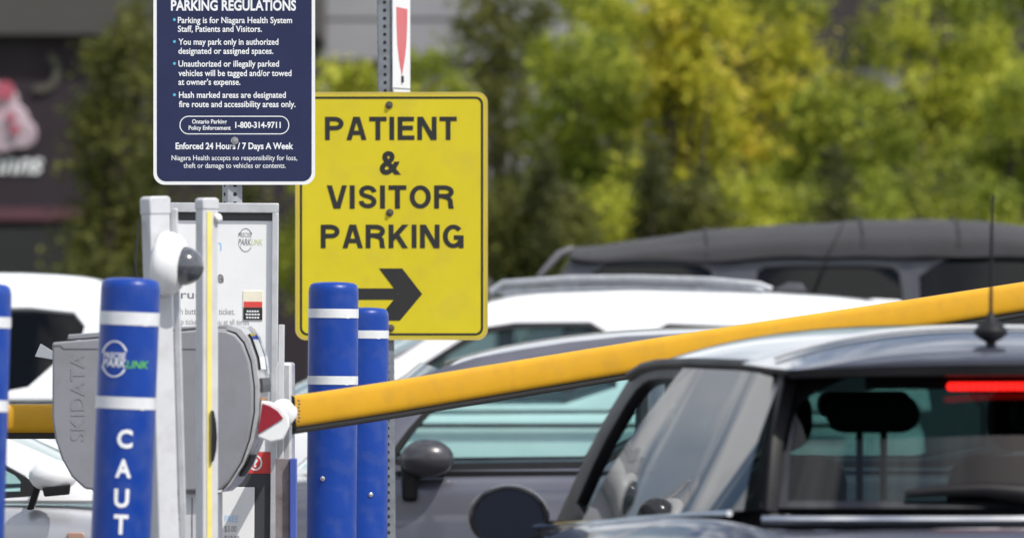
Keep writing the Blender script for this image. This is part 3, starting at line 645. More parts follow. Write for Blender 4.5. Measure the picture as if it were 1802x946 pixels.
for yy, a, b in ((547, 436, 458), (552.5, 434, 460), (558, 435, 459)):
    for k in range(5):
        x0, z0 = q(a+(b-a)*k/5, yy+1.4); x1, z1 = q(a+(b-a)*(k+.75)/5, yy-1.4); m1.add([(x0,.0006,z0),(x1,.0006,z0),(x1,.0006,z1),(x0,.0006,z1)], [(0,1,2,3)])
m1.build('lettering', M['white_ink'], st)
m1 = MB(); xa, z = q(425, 818); xb, _ = q(440, 0); put_text(m1, 'ns', xa, xb, z, 11/s, .0024, .02)
o_ = [q(453+12*math.cos(R(a)), 813-14*math.sin(R(a))) for a in range(0, 360, 15)]; i_ = [q(453+9*math.cos(R(a)), 813-11*math.sin(R(a))) for a in range(0, 360, 15)]
k = len(o_); m1.add([(x, .0024, z) for x, z in o_]+[(x, .0024, z) for x, z in i_], [(i, (i+1) % k, k+(i+1) % k, k+i) for i in range(k)])
xa, z = q(449, 820); xb, _ = q(457, 0); put_text(m1, '?', xa, xb, z, 14/s, .0024, .03); m1.build('help_lettering', M['white_ink'], t)
m1 = MB(); xa, z = q(400, 917); xb, _ = q(424, 0); put_text(m1, 'FREE', xa, xb, z, 11/s, -.0206, .006); m1.build('blue_lettering', M['pale_blue_ink'], ps)
m1 = MB()
for tx, a, b, yb in (('$3.00', 400, 421, 934), ('$10.00', 400, 426, 951)):
    xa, z = q(a, yb); xb, _ = q(b, yb); put_text(m1, tx, xa, xb, z, 10/s, -.0206, .006)
m1.build('lettering', M['grey_ink'], ps)

t = thing('steel_channel', 'short grey steel channel with a blue edge beside instruction board', 'post', (W(503, 900, 22.9).x, 22.9, .15))
s = F/22.9; zt = H+(HY-806)/s-.15
MB().box((-18/s, 0, 0), (7/s, .02, zt)).build('web', mat('stained_steel', (.24, .21, .22), .5, metal=.3, var=.35, scale=9, dirt=(.10, .05, .05), dirt_amt=.7), t, bevel=.002)
MB().box((7.3/s, -.02, 0), (19/s, .06, zt)).build('flange', mat('blue_flange', (.06, .10, .40), .45, var=.1), t, bevel=.002)

# ================================================================== BARRIERS
def swept(path, hh, tt, n=20, e=.55):                # rounded oblong section along a path of (point, half height, half thickness)
    mb = MB(); o = 0
    for i, p in enumerate(path):
        for k in range(n):
            a = 2*math.pi*k/n; ca, sa = math.cos(a), math.sin(a)
            mb.v.append(p+Vector((0, tt*math.copysign(abs(ca)**e, ca), hh*math.copysign(abs(sa)**e, sa))))
    for i in range(len(path)-1):
        for k in range(n): mb.f.append((i*n+k, i*n+(k+1) % n, (i+1)*n+(k+1) % n, (i+1)*n+k))
    mb.f.append(tuple(range(n-1, -1, -1))); mb.f.append(tuple((len(path)-1)*n+k for k in range(n)))
    return mb
YA = 21.9
t = thing('barrier_gate', 'yellow barrier arm raised slightly across the exit lane to the right', 'barrier', (W(506, 900, YA).x, YA, .15))
org = Vector(t.location)
ctrl = [(514,724),(600,711.5),(700,696),(850,671),(1000,646.5),(1150,622),(1300,598.5),(1450,576),(1600,553),(1802,521.5),(2000,491),(2250,453)]
path = []
for px, py in ctrl:
    Y = 21.9+(px-514)/1288*1.9; path.append(W(px, py, Y)-org)
arm = swept(path, .0415, .028).build('arm', M['arm_yellow'], t, smooth=True, angle=60)
swept([p+Vector((0, 0, -.0475)) for p in path], .0105, .012, 12, .7).build('rubber_edge', M['rubber'], arm, smooth=True)
s = F/YA
def q(px, py): return ((px-506)/s, H+(HY-py)/s-.15)
mm = Matrix.Translation((q(507, 0)[0], -.005, q(0, 722)[1])) @ Matrix.Rotation(R(75), 4, 'X') @ Matrix.Rotation(R(0), 4, 'Z')
cx, cz = q(499, 726)
MB().lathe([(.030, -.025), (.036, -.02), (.036, .03), (.032, .036), (.015, .038)], 32, Matrix.Translation((cx, .0, cz)) @ Matrix.Rotation(R(90), 4, 'X')).build('hub', M['white_plastic'], t, smooth=True, angle=50)
MB().prism([q(*p) for p in ((513,695),(519,697),(522,757),(516,757))], -.034, .034).build('arm_clamp', M['black_plastic'], t, bevel=.002)
wp = [(461,704),(478,706),(497,716),(509,733),(511,748),(500,772),(478,777),(455,768)]
MB().prism([q(*p) for p in wp], -.075, -.055).build('reflector_plate', M['white_plastic'], t, bevel=.004)
MB().prism([q(*p) for p in ((463,709),(476,713),(490,722),(500,735),(478,749),(455,763))], -.079, -.0755).build('red_reflector', M['dark_red'], t, bevel=.001)
pr = MB()
for k in range(7):
    x0, z0 = q(524+(k % 2), 742-6*k); pr.add([(x0, -.0285, z0), (x0+4/s, -.0285, z0), (x0+4/s, -.0285, z0+3/s), (x0, -.0285, z0+3.4/s)], [(0,1,2,3)])
pr.build('arm_print', M['grey_seam'], arm)
MB().box((q(330,0)[0], 1.56, 0), (q(486,0)[0], 1.9, q(0, 640)[1])).build('cabinet', M['alu'], t, bevel=.008)
MB().tube([(cx, .03, cz), (cx, 1.72, cz), (q(470,0)[0], 1.72, cz)], .022, 14).build('shaft', M['galv'], t)
t = thing('barrier_gate', 'level yellow barrier arm behind left edge bollard and ticket machine', 'barrier', (W(-420, 900, 24.4).x, 24.4, .15))
org = Vector(t.location)
path = [W(px, 736, 24.4)-org for px in (-420, -200, 0, 120, 235)]
arm = swept(path, .0415, .028).build('arm', M['arm_yellow'], t, smooth=True, angle=60)
swept([p+Vector((0, 0, -.0475)) for p in path], .0105, .012, 12, .7).build('rubber_edge', M['rubber'], arm, smooth=True)
cp = path[0]
MB().box((cp.x-.36, -.13, 0), (cp.x+.004, .13, cp.z+.12)).build('cabinet', M['alu'], t, bevel=.01)
MB().prism([(W(*p, 24.4)-org).xz[:] for p in ((62,627),(72,604),(95,618),(110,632),(92,632),(75,629))], -.02, -.01).build('reflector_plate', M['white_plastic'], t, bevel=.002)
MB().tube([W(100, 628, 24.4)-org+Vector((0, -.005, 0)), W(112, 690, 24.4)-org+Vector((0, .0, 0)), W(112, 722, 24.4)-org], .008, 8).build('bracket', M['galv'], t)

# ================================================================== CARS
def fill2d(outer, holes):
    bm = bmesh.new(); 
    for loop in [outer]+holes:
        vs = [bm.verts.new((x, 0, z)) for x, z in loop]
        for i in range(len(vs)): bm.edges.new((vs[i], vs[(i+1) % len(vs)]))
    bmesh.ops.triangle_fill(bm, edges=bm.edges[:], use_beauty=True, normal=(0, -1, 0))
    bm.verts.ensure_lookup_table()
    V = [tuple(v.co) for v in bm.verts]; Fc = [tuple(v.index for v in f.verts) for f in bm.faces]; bm.free()
    return V, Fc
def dense(loop, step=.12):
    out = []
    for i in range(len(loop)):
        a, b = loop[i], loop[(i+1) % len(loop)]; l = math.hypot(b[0]-a[0], b[1]-a[1]); k = max(1, int(l/step))
        out += [(a[0]+(b[0]-a[0])*j/k, a[1]+(b[1]-a[1])*j/k) for j in range(k)]
    return out
def interp(tab, u):
    if u <= tab[0][0]: return tab[0][1]
    for (a, x), (b, y) in zip(tab, tab[1:]):
        if u <= b:
            f = (u-a)/(b-a); return x+(y-x)*f
    return tab[-1][1]
def body_loft(st, t, m, name='body'):
    """st: (u, z_bottom, half width, belt z, kind, top z); kind 'h' closed deck, 'c' open cabin tub"""
    rings = []
    for u, zb, hw, zs, kind, zt in st:
        hgt = zs-zb
        half = [(0, zb), (hw*.80, zb), (hw*.965, zb+.10), (hw, zb+.38*hgt), (hw*.998, zb+.70*hgt), (hw*.975, zs-.045), (hw*.945, zs)]
        if kind == 'h': half += [(hw*.90, zs+(zt-zs)*.45), (hw*.62, zs+(zt-zs)*.88), (0, zt)]
        else: half += [(hw*.905, zs-.006), (hw*.885, zs-.22), (0, zs-.40)]
        rings.append([(u, v, z) for v, z in half]+[(u, -v, z) for v, z in reversed(half[1:-1])])
    mb = MB(); n = len(rings[0])
    for r_ in rings: mb.v += [Vector(p) for p in r_]
    for i in range(len(rings)-1):
        for k in range(n): mb.f.append((i*n+k, i*n+(k+1) % n, (i+1)*n+(k+1) % n, (i+1)*n+k))
    mb.f.append(tuple(range(n-1, -1, -1))); mb.f.append(tuple((len(rings)-1)*n+k for k in range(n)))
    return mb.build(name, m, t, smooth=True, subsurf=2)
def wheel(t, u, v, r):
    sg = 1 if v > 0 else -1
    mm = Matrix.Translation((u, v, r)) @ Matrix.Rotation(R(-90*sg), 4, 'X')
    w_ = MB().lathe([(r*.62, -.09), (r*.94, -.095), (r, -.07), (r, .07), (r*.94, .095), (r*.66, .09)], 36, mm).build('wheel', M['tyre'], t, smooth=True)
    mb = MB(); mb.lathe([(r*.60, .05), (r*.65, .092), (r*.60, .094), (r*.55, .06), (r*.15, .075), (r*.12, .09), (.01, .091)], 30, mm); mb.build('rim', M['alu'], w_, smooth=True)
def seat(t, u, v, zc, ztop, w_=.24, hr=True):
    b = MB(); b.prism([(u-.20, zc), (u+.30, zc), (u+.30, zc+.14), (u-.05, zc+.16), (u-.14, ztop-.18), (u-.22, ztop-.18)], v-w_, v+w_); o = b.build('seat', M['seat'], t, bevel=.05)
    if hr: MB().prism(rrect(u-.22, ztop-.14, u-.12, ztop, .045), v-.12, v+.12).build('headrest', M['seat'], o, bevel=.04)

def greenhouse(t, outer, holes, vb, vr, zb, zr, m_side, m_roof, roof_u, roof_crown, gl, front=None, rear=None, thick=.035, vtaper=None, roof_mat_thick=.03, black_frame=None):
    """outer/holes: loops in (u,z) of the side; v goes from vb at belt zb to vr at roof zr"""
    def vv(u, z):
        k = (z-zb)/(zr-zb); base = vb+(vr-vb)*k
        if k > 0: base += .012*math.sin(min(1, k)*math.pi)
        return base*(interp(vtaper, u) if vtaper else 1)
    for sg in (1, -1):
        V, Fc = fill2d(dense(outer), [dense(h_) for h_ in holes])
        mb = MB(); mb.add([(x, sg*vv(x, z), z) for x, _, z in V], Fc); mb.build('side_frame', m_side, t, solid=thick, bevel=.004, merge=True)
        for h_ in holes:
            if isinstance(gl, dict) and gl.get(holes.index(h_), 1) is None: continue      # window wound down
            V, Fc = fill2d(dense(h_, .3), []); mb = MB(); mb.add([(x, sg*(vv(x, z)-.004), z) for x, _, z in V], Fc)
            wd = mb.build('side_window', gl if not isinstance(gl, dict) else gl.get(holes.index(h_), gl['d']), t, smooth=True)
            if black_frame:
                cx = sum(p[0] for p in h_)/len(h_); cz = sum(p[1] for p in h_)/len(h_); fo, fi = [], []
                n_ = len(h_)
                for i, p in enumerate(h_):
                    d = Vector((p[0]-cx, p[1]-cz)); d.normalize(); fi.append((p[0]-d.x*black_frame, p[1]-d.y*black_frame)); fo.append((p[0]+d.x*.012, p[1]+d.y*.012))
                mb = MB(); mb.add([(x, sg*(vv(x, z)+.0195), z) for x, z in fo]+[(x, sg*(vv(x, z)+.0195), z) for x, z in fi], [(i, (i+1) % n_, (i+1) % n_+n_, i+n_) for i in range(n_)]); mb.build('frame', M['black_plastic'], wd)
    rows = []
    for u, z in roof_u:
        vmax = vv(u, z)+thick*.45; row = []
        for k in range(-10, 11):
            f = k/10; row.append((u, vmax*f, z+roof_crown*(1-abs(f)**2.6)))
        rows.append(row)
    rf = MB().grid(rows).build('roof', m_roof, t, smooth=True, subsurf=1); 
    q_ = rf.modifiers.new('solid', 'SOLIDIFY'); q_.thickness = roof_mat_thick; q_.offset = -1
    for nm, spec in (('windshield', front), ('rear_window', rear)):
        if not spec: continue
        (u1, z1), (u0, z0), bow, g_ = spec           # top and bottom of the pane
        rows = []
        for i in range(9):
            f = i/8; u = u1+(u0-u1)*f; z = z1+(z0-z1)*f; vm = vv(u, z)-.02; row = []
            for k in range(-8, 9):
                x = k/8; row.append((u+bow*(1-x*x)*(.5+.5*f), vm*x, z+roof_crown*.9*(1-f)*(1-abs(x)**2.6)))
            rows.append(row)
        MB().grid(rows).build(nm, g_, t, smooth=True)
    return vv

def side_car(name, label, Y, rear_px, facing, px2u, group):
    pass
def uz(rear_px, Y, facing=-1):                       # photo measurement on the near side of a car to (distance along the car, height)
    s = F/Y
    return lambda px, py: ((rear_px-px)/s if facing < 0 else (px-rear_px)/s, H+(HY-py)/s)

def smoothroof(pts, n=3):
    for _ in range(n):
        pts = [pts[0]]+[((a[0]+2*b[0]+c[0])/4, (a[1]+2*b[1]+c[1])/4) for a, b, c in zip(pts, pts[1:], pts[2:])]+[pts[-1]]
    return pts
def chaikin(lp, n=2):
    for _ in range(n):
        o = []
        for i in range(len(lp)):
            a, b = lp[i], lp[(i+1) % len(lp)]; o += [(a[0]*.8+b[0]*.2, a[1]*.8+b[1]*.2), (a[0]*.2+b[0]*.8, a[1]*.2+b[1]*.8)]
        lp = o
    return lp
CG = 'cars in the car park'

# --- violet grey saloon
Y = 30.0; f = uz(2290, Y); nearv = .86
t = thing('parked_car', 'dark violet grey saloon seen behind the yellow barrier arm', 'car', (W(2290, 600, Y).x, Y+nearv, 0), (0, 0, math.pi), CG)
A = [(606,832),(662,742),(742,662),(836,632),(920,617),(1000,604.5),(1100,594),(1250,587),(1450,592),(1650,612),(1850,660),(2000,725),(2085,805),(2085,832)]
outer = [f(*p) for p in A]
holes = [chaikin([f(*p) for p in ((676,824),(712,766),(775,698),(862,656),(960,632),(1140,614),(1140,818))], 1), chaikin([f(*p) for p in ((1172,613),(1400,612),(1640,640),(1780,700),(1780,818),(1172,818))], 1)]
zb = f(0, 832)[1]; zr = f(0, 600)[1]
body_loft([(0.0,.35,.66,.80,'h',.84),(.08,.28,.80,.90,'h',.95),(.38,.25,.86,.97,'h',1.02),(.62,.25,.87,.985,'c',0),(1.6,.22,.88,.99,'c',0),(2.7,.22,.88,.985,'c',0),(3.22,.23,.875,.975,'c',0),(3.38,.24,.87,.965,'h',1.0),(3.9,.26,.85,.91,'h',.95),(4.25,.30,.78,.80,'h',.84),(4.40,.38,.60,.68,'h',.72)], t, M['grey_paint'])
greenhouse(t, outer, holes, .80, .63, zb, zr, M['grey_paint'], M['grey_paint'], [f(*p) for p in ((780,652),(850,630),(920,617),(1000,604.5),(1100,594),(1250,587),(1450,592),(1650,612),(1750,632))], .03, M['car_glass'],
           front=(f(780,652), f(598,828), .18, M['car_glass']), rear=(f(1760,640), f(2070,815), -.10, M['car_glass']), black_frame=.022)
MB().box((.9, -.72, .45), (3.1, .72, .60)).build('interior', M['interior'], t)
MB().prism([(2.75,.6),(3.25,.6),(3.25,.93),(2.95,.97),(2.8,.9)], -.7, .7).build('dashboard', M['interior'], t, bevel=.03)
for v in (.36, -.36): seat(t, 2.05, v, .58, 1.18)
mx_, mz_ = f(752, 806)
mm = Matrix.Translation((mx_, nearv+.05, mz_))
mh = MB().lathe([(.002,-.5)]+[(.5*math.cos(R(a)), .5*math.sin(R(a))) for a in range(-80, 81, 16)]+[(.002,.5)], 24, mm @ Matrix.Diagonal((.19, .14, .135, 1))).build('door_mirror', mat('dark_mirror_cap', (.035,.034,.042), .32, coat=.4), t, smooth=True)
b_ = MB().prism([f(*p) for p in ((705,812),(792,812),(786,838),(735,842),(735,880),(708,880))], nearv-.03, nearv+.03).build('mirror_mount', M['black_plastic'], mh, bevel=.012)
MB().box((f(1010,0)[0], nearv-.062, zb-.012), (f(700,0)[0], nearv-.042, zb+.006)).build('belt_trim', M['black_plastic'], t)
for u in (.85, 3.55):
    for v in (.78, -.78): wheel(t, u, v, .32)

# --- white sport utility behind it
Y = 37.0; f = uz(1640, Y); nearv = .92
t = thing('parked_car', 'white sport utility car with silver roof rails behind the yellow sign', 'car', (W(1640, 600, Y).x, Y+nearv, 0), (0, 0, math.pi), CG)
A = [(500,724),(600,680),(700,632),(785,578),(862,534),(950,520),(1100,514),(1300,518),(1480,527),(1560,538),(1600,570),(1625,640),(1640,724)]
outer = [f(*p) for p in A]
holes = [chaikin([f(*p) for p in ((628,716),(700,672),(790,614),(858,572),(1085,570),(1085,712))], 1), chaikin([f(*p) for p in ((1122,571),(1395,582),(1395,710),(1122,712))], 1), chaikin([f(*p) for p in ((1430,586),(1530,604),(1555,690),(1430,708))], 1)]
zb = f(0, 724)[1]; zr = f(0, 520)[1]
body_loft([(0,.45,.78,1.0,'h',1.08),(.06,.36,.88,1.10,'h',1.14),(.16,.32,.92,1.14,'c',0),(1.0,.30,.93,1.145,'c',0),(2.0,.30,.93,1.14,'c',0),(2.72,.30,.93,1.13,'c',0),(2.86,.30,.92,1.12,'h',1.17),(3.4,.32,.91,1.07,'h',1.12),(3.85,.36,.86,.98,'h',1.03),(4.05,.42,.72,.85,'h',.9)], t, M['white_paint'])
greenhouse(t, outer, holes, .86, .66, zb, zr, M['white_paint'], M['white_paint'], [f(*p) for p in ((862,534),(950,520),(1100,514),(1300,518),(1480,527),(1560,538))], .025, {0: M['car_glass'], 'd': M['dark_glass']},
           front=(f(862,536), f(500,722), .2, M['car_glass']), rear=(f(1590,560), f(1632,700), -.03, M['dark_glass']), thick=.045, black_frame=.02)
for sg in (1, -1):
    rr = MB(); pts = [Vector((*(f(*p)[:1]), sg*.60, f(*p)[1])) for p in ((862,512),(884,496),(1000,488),(1120,487),(1250,491),(1340,499),(1362,508))]
    rr.tube(pts, [.013]*7, 10); ro = rr.build('roof_rail', M['galv'], t, smooth=True)
    MB().prism([f(*p) for p in ((872,512),(890,506),(1000,500),(1120,499),(1250,503),(1345,510),(1345,516),(1120,510),(890,518))], sg*.60-.012, sg*.60+.012).build('rail_gap_shade', M['galv_dark'], ro)  # dark strip added for the shadowed gap between rail and roof
u_, z_ = f(1600, 545)
MB().prism([f(*p) for p in ((1540,524),(1588,527),(1604,536),(1600,545),(1545,538))], -.60, .60).build('spoiler', M['white_paint'], t, bevel=.01)
MB().prism([f(*p) for p in ((1370,508),(1400,494),(1425,497),(1432,510))], -.02, .02).build('roof_antenna', M['jeep_paint'], t, bevel=.006)
MB().box((.5, -.78, .5), (2.6, .78, .7)).build('interior', M['interior'], t)
for v in (.38, -.38): seat(t, 1.75, v, .72, 1.36)
for v in (.38, -.38): seat(t, .85, v, .72, 1.36)
MB().prism([(2.4,.7),(2.8,.7),(2.8,1.08),(2.5,1.12)], -.75, .75).build('dashboard', M['interior'], t, bevel=.03)
b_ = MB().box((f(1500,0)[0], .925, f(0,752)[1]), (f(600,0)[0], .945, f(0,744)[1])).build('door_trim', M['black_plastic'], t, bevel=.004)
for u in (.7, 3.2):
    for v in (.82, -.82): wheel(t, u, v, .36)

# --- charcoal off-roader with a soft top
Y = 42.0; f = uz(1965, Y); nearv = .80
t = thing('parked_car', 'charcoal off road car with black fabric soft top below the trees', 'car', (W(1965, 600, Y).x, Y+nearv, 0), (0, 0, math.pi), CG)
zb = f(0, 645)[1]; zr = f(0, 445)[1]
outer = [f(*p) for p in ((905,645),(1006,452),(1100,448),(1350,446),(1610,442),(1900,448),(1935,470),(1960,645))]
holes = [chaikin([f(*p) for p in ((975,630),(1030,466),(1225,466),(1258,480),(1262,630))], 1), chaikin([f(*p) for p in ((1328,630),(1330,482),(1350,470),(1566,470),(1588,484),(1592,630))], 1), chaikin([f(*p) for p in ((1622,630),(1618,452),(1890,456),(1930,630))], 1)]
body_loft([(0,.55,.70,1.25,'c',0),(.05,.5,.79,1.32,'c',0),(.5,.5,.80,1.32,'c',0),(1.6,.5,.80,1.32,'c',0),(2.7,.5,.80,1.32,'c',0),(2.95,.5,.79,1.30,'h',1.36),(3.5,.55,.74,1.25,'h',1.30),(4.05,.6,.66,1.18,'h',1.24),(4.12,.65,.6,1.1,'h',1.16)], t, M['jeep_paint'])
greenhouse(t, outer, holes, .76, .66, zb, zr, M['jeep_paint'], M['soft_top'], [f(*p) for p in ((1006,450),(1100,446),(1350,444),(1610,440),(1900,446))], .02, {2: M['dark_glass'], 'd': M['dark_glass']},
           front=(f(1006,452), f(905,640), .02, M['car_glass']), rear=(f(1930,470), f(1958,640), 0, M['dark_glass']), thick=.05)
rows = []                                            # the fabric: bows hold it up, the cloth sags between them
tp = [(1004,438),(1060,431),(1120,424),(1180,414),(1250,404),(1320,400),(1400,394),(1455,393),(1520,387),(1580,387),(1640,386),(1700,386),(1760,391),(1830,398),(1900,412),(1945,438)]
for k, p in enumerate(tp):
    u, z = f(*p); row = []; low = f(0, 456+(6 if k % 3 == 1 else 0) if p[0] < 1300 else (454 if k % 2 else 448))[1]
    sag = .012*(k % 2)
    prof = [(.735, low), (.730, low+(z-low)*.45), (.70, z-.052-sag), (.60, z-.012-sag), (.35, z+.010-sag), (0, z+.02-sag)]
    for v, zz in prof: row.append((u, v, zz))
    for v, zz in reversed(prof[:-1]): row.append((u, -v, zz))
    rows.append(row)
ft = MB().grid(rows).build('soft_top', M['soft_top'], t, smooth=True, subsurf=2)
sm = MB()
for px, py in ((1245,403),(1520,385.5),(1690,384.5)):
    u, z = f(px, py); sm.tube([(u, .738, z-.13), (u, .705, z-.052), (u, .60, z-.012), (u, 0, z+.018), (u, -.6, z-.012), (u, -.705, z-.052)], .004, 6)
sm.build('seam', M['soft_top'], ft, smooth=True)
MB().tube([Vector((f(948,486)[0], .74, f(948,486)[1])), Vector((f(985,446)[0], .71, f(985,446)[1])), Vector((f(1008,436)[0], .69, f(1008,436)[1]))], [.014, .020, .014], 8).build('windshield_frame', mat('grey_windshield_frame', (.10,.10,.115), .5), t, smooth=True)
MB().tube([Vector((f(1428,520)[0], .80, f(1428,520)[1])), Vector((f(1448,470)[0], .80, f(1448,470)[1])), Vector((f(1484,392)[0], .80, f(1484,392)[1]))], [.006, .004, .003], 6).build('antenna', M['black_plastic'], t)
MB().box((.3, -.7, .6), (2.7, .7, .9)).build('interior', M['interior'], t)
for v in (.36, -.36): seat(t, 1.75, v, .9, 1.72)
for px in (1490, 1515):
    MB().tube([Vector((f(px,640)[0], .45, f(px,640)[1])), Vector((f(px,470)[0], .45, f(px,470)[1]))], .022, 8).build('roll_bar', M['black_plastic'], t)
for u in (.75, 3.3):
    for v in (.74, -.74): wheel(t, u, v, .42)
wheel_sp = None

# --- white car far left
Y = 33.0; f = uz(232, Y); nearv = .90
t = thing('parked_car', 'white estate car with dark window behind left edge bollard', 'car', (W(232, 600, Y).x, Y+nearv, 0), (0, 0, math.pi), CG)
outer = [f(*p) for p in ((232,706),(216,600),(196,530),(172,505),(140,496),(40,489),(-150,488),(-400,500),(-560,560),(-720,640),(-840,706))]
holes = [chaikin([f(*p) for p in ((-200,545),(120,546),(152,584),(96,640),(36,694),(-200,696))], 1), chaikin([f(*p) for p in ((-240,545),(-430,556),(-560,610),(-700,696),(-240,696))], 1)]
zb = f(0, 706)[1]; zr = f(0, 500)[1]
body_loft([(0,.45,.76,1.0,'h',1.1),(.06,.34,.86,1.16,'h',1.2),(.16,.30,.90,1.20,'c',0),(1.0,.3,.90,1.2,'c',0),(2.2,.3,.9,1.2,'c',0),(2.35,.3,.9,1.18,'h',1.24),(3.1,.32,.88,1.1,'h',1.16),(3.6,.4,.75,.9,'h',.95)], t, M['white_paint'])
greenhouse(t, outer, holes, .85, .67, zb, zr, M['white_paint'], M['white_paint'], [f(*p) for p in ((196,530),(172,505),(140,496),(40,489),(-150,488),(-400,500))], .03, M['dark_glass'], front=(f(-400,500), f(-835,704), .15, M['car_glass']), rear=(f(205,545), f(230,690), -.02, M['dark_glass']), thick=.045)
MB().box((.2, -.7, .5), (2.2, .7, .9)).build('interior', M['interior'], t)
for u in (.7, 2.8):
    for v in (.8, -.8): wheel(t, u, v, .35)

# --- white car nose to the right, lower left
Y = 26.0; f = uz(-1250, Y, 1); nearv = .82
t = thing('parked_car', 'white and silver hatchback with white door mirror under left barrier arm', 'car', (W(-1250, 600, Y).x, Y+nearv, 0), (0, 0, 0), CG)
outer = [f(*p) for p in ((-1225,884),(-1180,760),(-1100,640),(-950,602),(-700,590),(-480,598),(-330,636),(-150,706),(10,774),(95,810),(150,850),(175,884))]
holes = [chaikin([f(*p) for p in ((-500,642),(-360,668),(-150,750),(0,818),(52,846),(50,876),(-500,876))], 1), chaikin([f(*p) for p in ((-540,640),(-900,650),(-1050,720),(-1080,876),(-540,876))], 1)]
zb = f(0, 884)[1]; zr = f(0, 600)[1]
body_loft([(0,.4,.66,.84,'h',.9),(.06,.3,.78,.94,'c',0),(1.0,.25,.82,.955,'c',0),(2.2,.25,.82,.955,'c',0),(2.42,.25,.82,.95,'h',.985),(2.7,.27,.80,.90,'h',.95),(2.95,.32,.74,.80,'h',.85),(3.03,.4,.6,.7,'h',.74)], t, M['silver_paint'])
greenhouse(t, outer, holes, .77, .60, zb, zr, M['white_paint'], M['white_paint'], [f(*p) for p in ((-1100,640),(-950,602),(-700,590),(-480,598),(-330,636))], .03, M['car_glass'], front=(f(-330,636), f(170,882), .15, M['car_glass']), rear=(f(-1110,650), f(-1215,870), -.05, M['dark_glass']), black_frame=.03)
MB().box((.3, -.68, .5), (2.0, .68, .62)).build('interior', M['interior'], t)
seat(t, 1.5, -.34, .6, 1.15)
x_, z_ = f(96, 836)
mh = MB().lathe([(.002,-.5)]+[(.5*math.cos(R(a)), .5*math.sin(R(a))) for a in range(-80, 81, 16)]+[(.002,.5)], 24, Matrix.Translation((x_, -.90, z_)) @ Matrix.Diagonal((.15, .13, .10, 1))).build('door_mirror', M['white_paint'], t, smooth=True)
MB().prism([f(*p) for p in ((48,896),(62,850),(74,852),(60,896))], -.86, -.80).build('mirror_mount', M['black_plastic'], mh, bevel=.005)
MB().prism([f(*p) for p in ((78,856),(128,850),(126,868),(82,872))], -.955, -.93).build('mirror_trim', M['black_plastic'], mh, bevel=.004)
MB().prism(rrect(*f(118,948), *f(148,936), .008), -.825, -.78).build('side_marker', mat('faded_marker', (.36,.22,.17), .3), t, bevel=.004)
for u in (.55, 2.5):
    for v in (.72, -.72): wheel(t, u, v, .29)

# --- the small hatchback in front
TH = R(12.0); FW = Vector((-math.sin(TH), math.cos(TH), 0))
Y0 = 18.23; ox = (1831-CX)/F*Y0
t = thing('parked_car', 'dark blue grey hatchback with lit brake light and roof antenna in front', 'car', (ox, Y0, 0), (0, 0, R(90)+TH), CG)   # local x forward, y left
def belt(u): return interp([(0,1.092),(.5,1.074),(1.2,1.043),(1.85,1.018),(3.8,1.0)], u)
body_loft([(-.17,.40,.58,.72,'h',.78),(-.15,.32,.64,.93,'h',.985),(-.11,.26,.665,1.00,'h',1.045),(-.03,.25,.675,1.05,'h',1.082),(.09,.24,.72,1.08,'c',0),(.6,.22,.77,1.070,'c',0),(1.2,.22,.79,1.043,'c',0),(1.6,.22,.76,1.026,'c',0),(1.95,.22,.75,1.012,'c',0),(2.10,.22,.74,1.0,'h',1.035),(2.7,.24,.73,.95,'h',.99),(3.2,.28,.70,.86,'h',.91),(3.5,.34,.60,.74,'h',.79),(3.57,.40,.48,.62,'h',.66)], t, M['mini_paint'])
vt = [(0,.865),(.25,.907),(1.25,1.0),(2.3,1.0)]
outer = [(.135,1.085),(.27,1.385),(.6,1.398),(1.0,1.402),(1.3,1.398),(1.45,1.388),(1.53,1.372),(1.70,1.19),(1.86,1.014),(1.4,1.034),(.8,1.060)]
holes = [chaikin([(1.02,1.058),(1.0,1.356),(1.20,1.360),(1.36,1.354),(1.44,1.325),(1.57,1.19),(1.71,1.044)], 1), chaikin([(.20,1.094),(.31,1.345),(.60,1.362),(.90,1.362),(.86,1.066),(.55,1.076)], 1)]
vv = greenhouse(t, outer, holes, .635, .525, 1.05, 1.39, M['black_plastic'], M['mini_paint'],
     [(.33,1.396),(.40,1.399),(.6,1.403),(.9,1.406),(1.15,1.404),(1.35,1.398),(1.47,1.388),(1.55,1.372)], .082, {0: None, 1: M['quarter_glass'], 'd': M['clear_glass']},
     front=((1.55,1.362), (1.98,1.012), .14, M['car_glass']), thick=.03, vtaper=vt, roof_mat_thick=.025)
for sg in (1, -1):                                    # glass skin that wraps the rear pillars
    V, Fc = fill2d(dense([(.165,1.088),(.235,1.25),(.295,1.376),(.6,1.386),(1.03,1.390),(1.10,1.25),(1.21,1.046),(.7,1.066)], .08), [])
    mb = MB(); mb.add([(x, sg*(vv(x, z)+.018+.004*math.sin((z-1.05)/.34*math.pi)+.068*max(0, (1.39-z)/.34)+.016*(x-.3)-.22*max(0, .5-x)**2), z) for x, _, z in V], Fc); mb.build('pillar_glass', M['quarter_glass'], t, smooth=True)
for sg in (1, -1):                                    # black drip rail under the roof and bright belt strip
    MB().tube([(u, sg*(vv(u, z)+.016), z) for u, z in ((.20,1.386),(.6,1.398),(1.0,1.401),(1.3,1.397),(1.44,1.388),(1.53,1.370))], .013, 10).build('drip_rail', M['black_plastic'], t, smooth=True)
    MB().tube([(u, sg*(vv(u, belt(u))+.092), belt(u)-.004) for u in (.14,.4,.8,1.2,1.6,1.86)], .007, 8).build('belt_trim', M['chrome'], t, smooth=True)
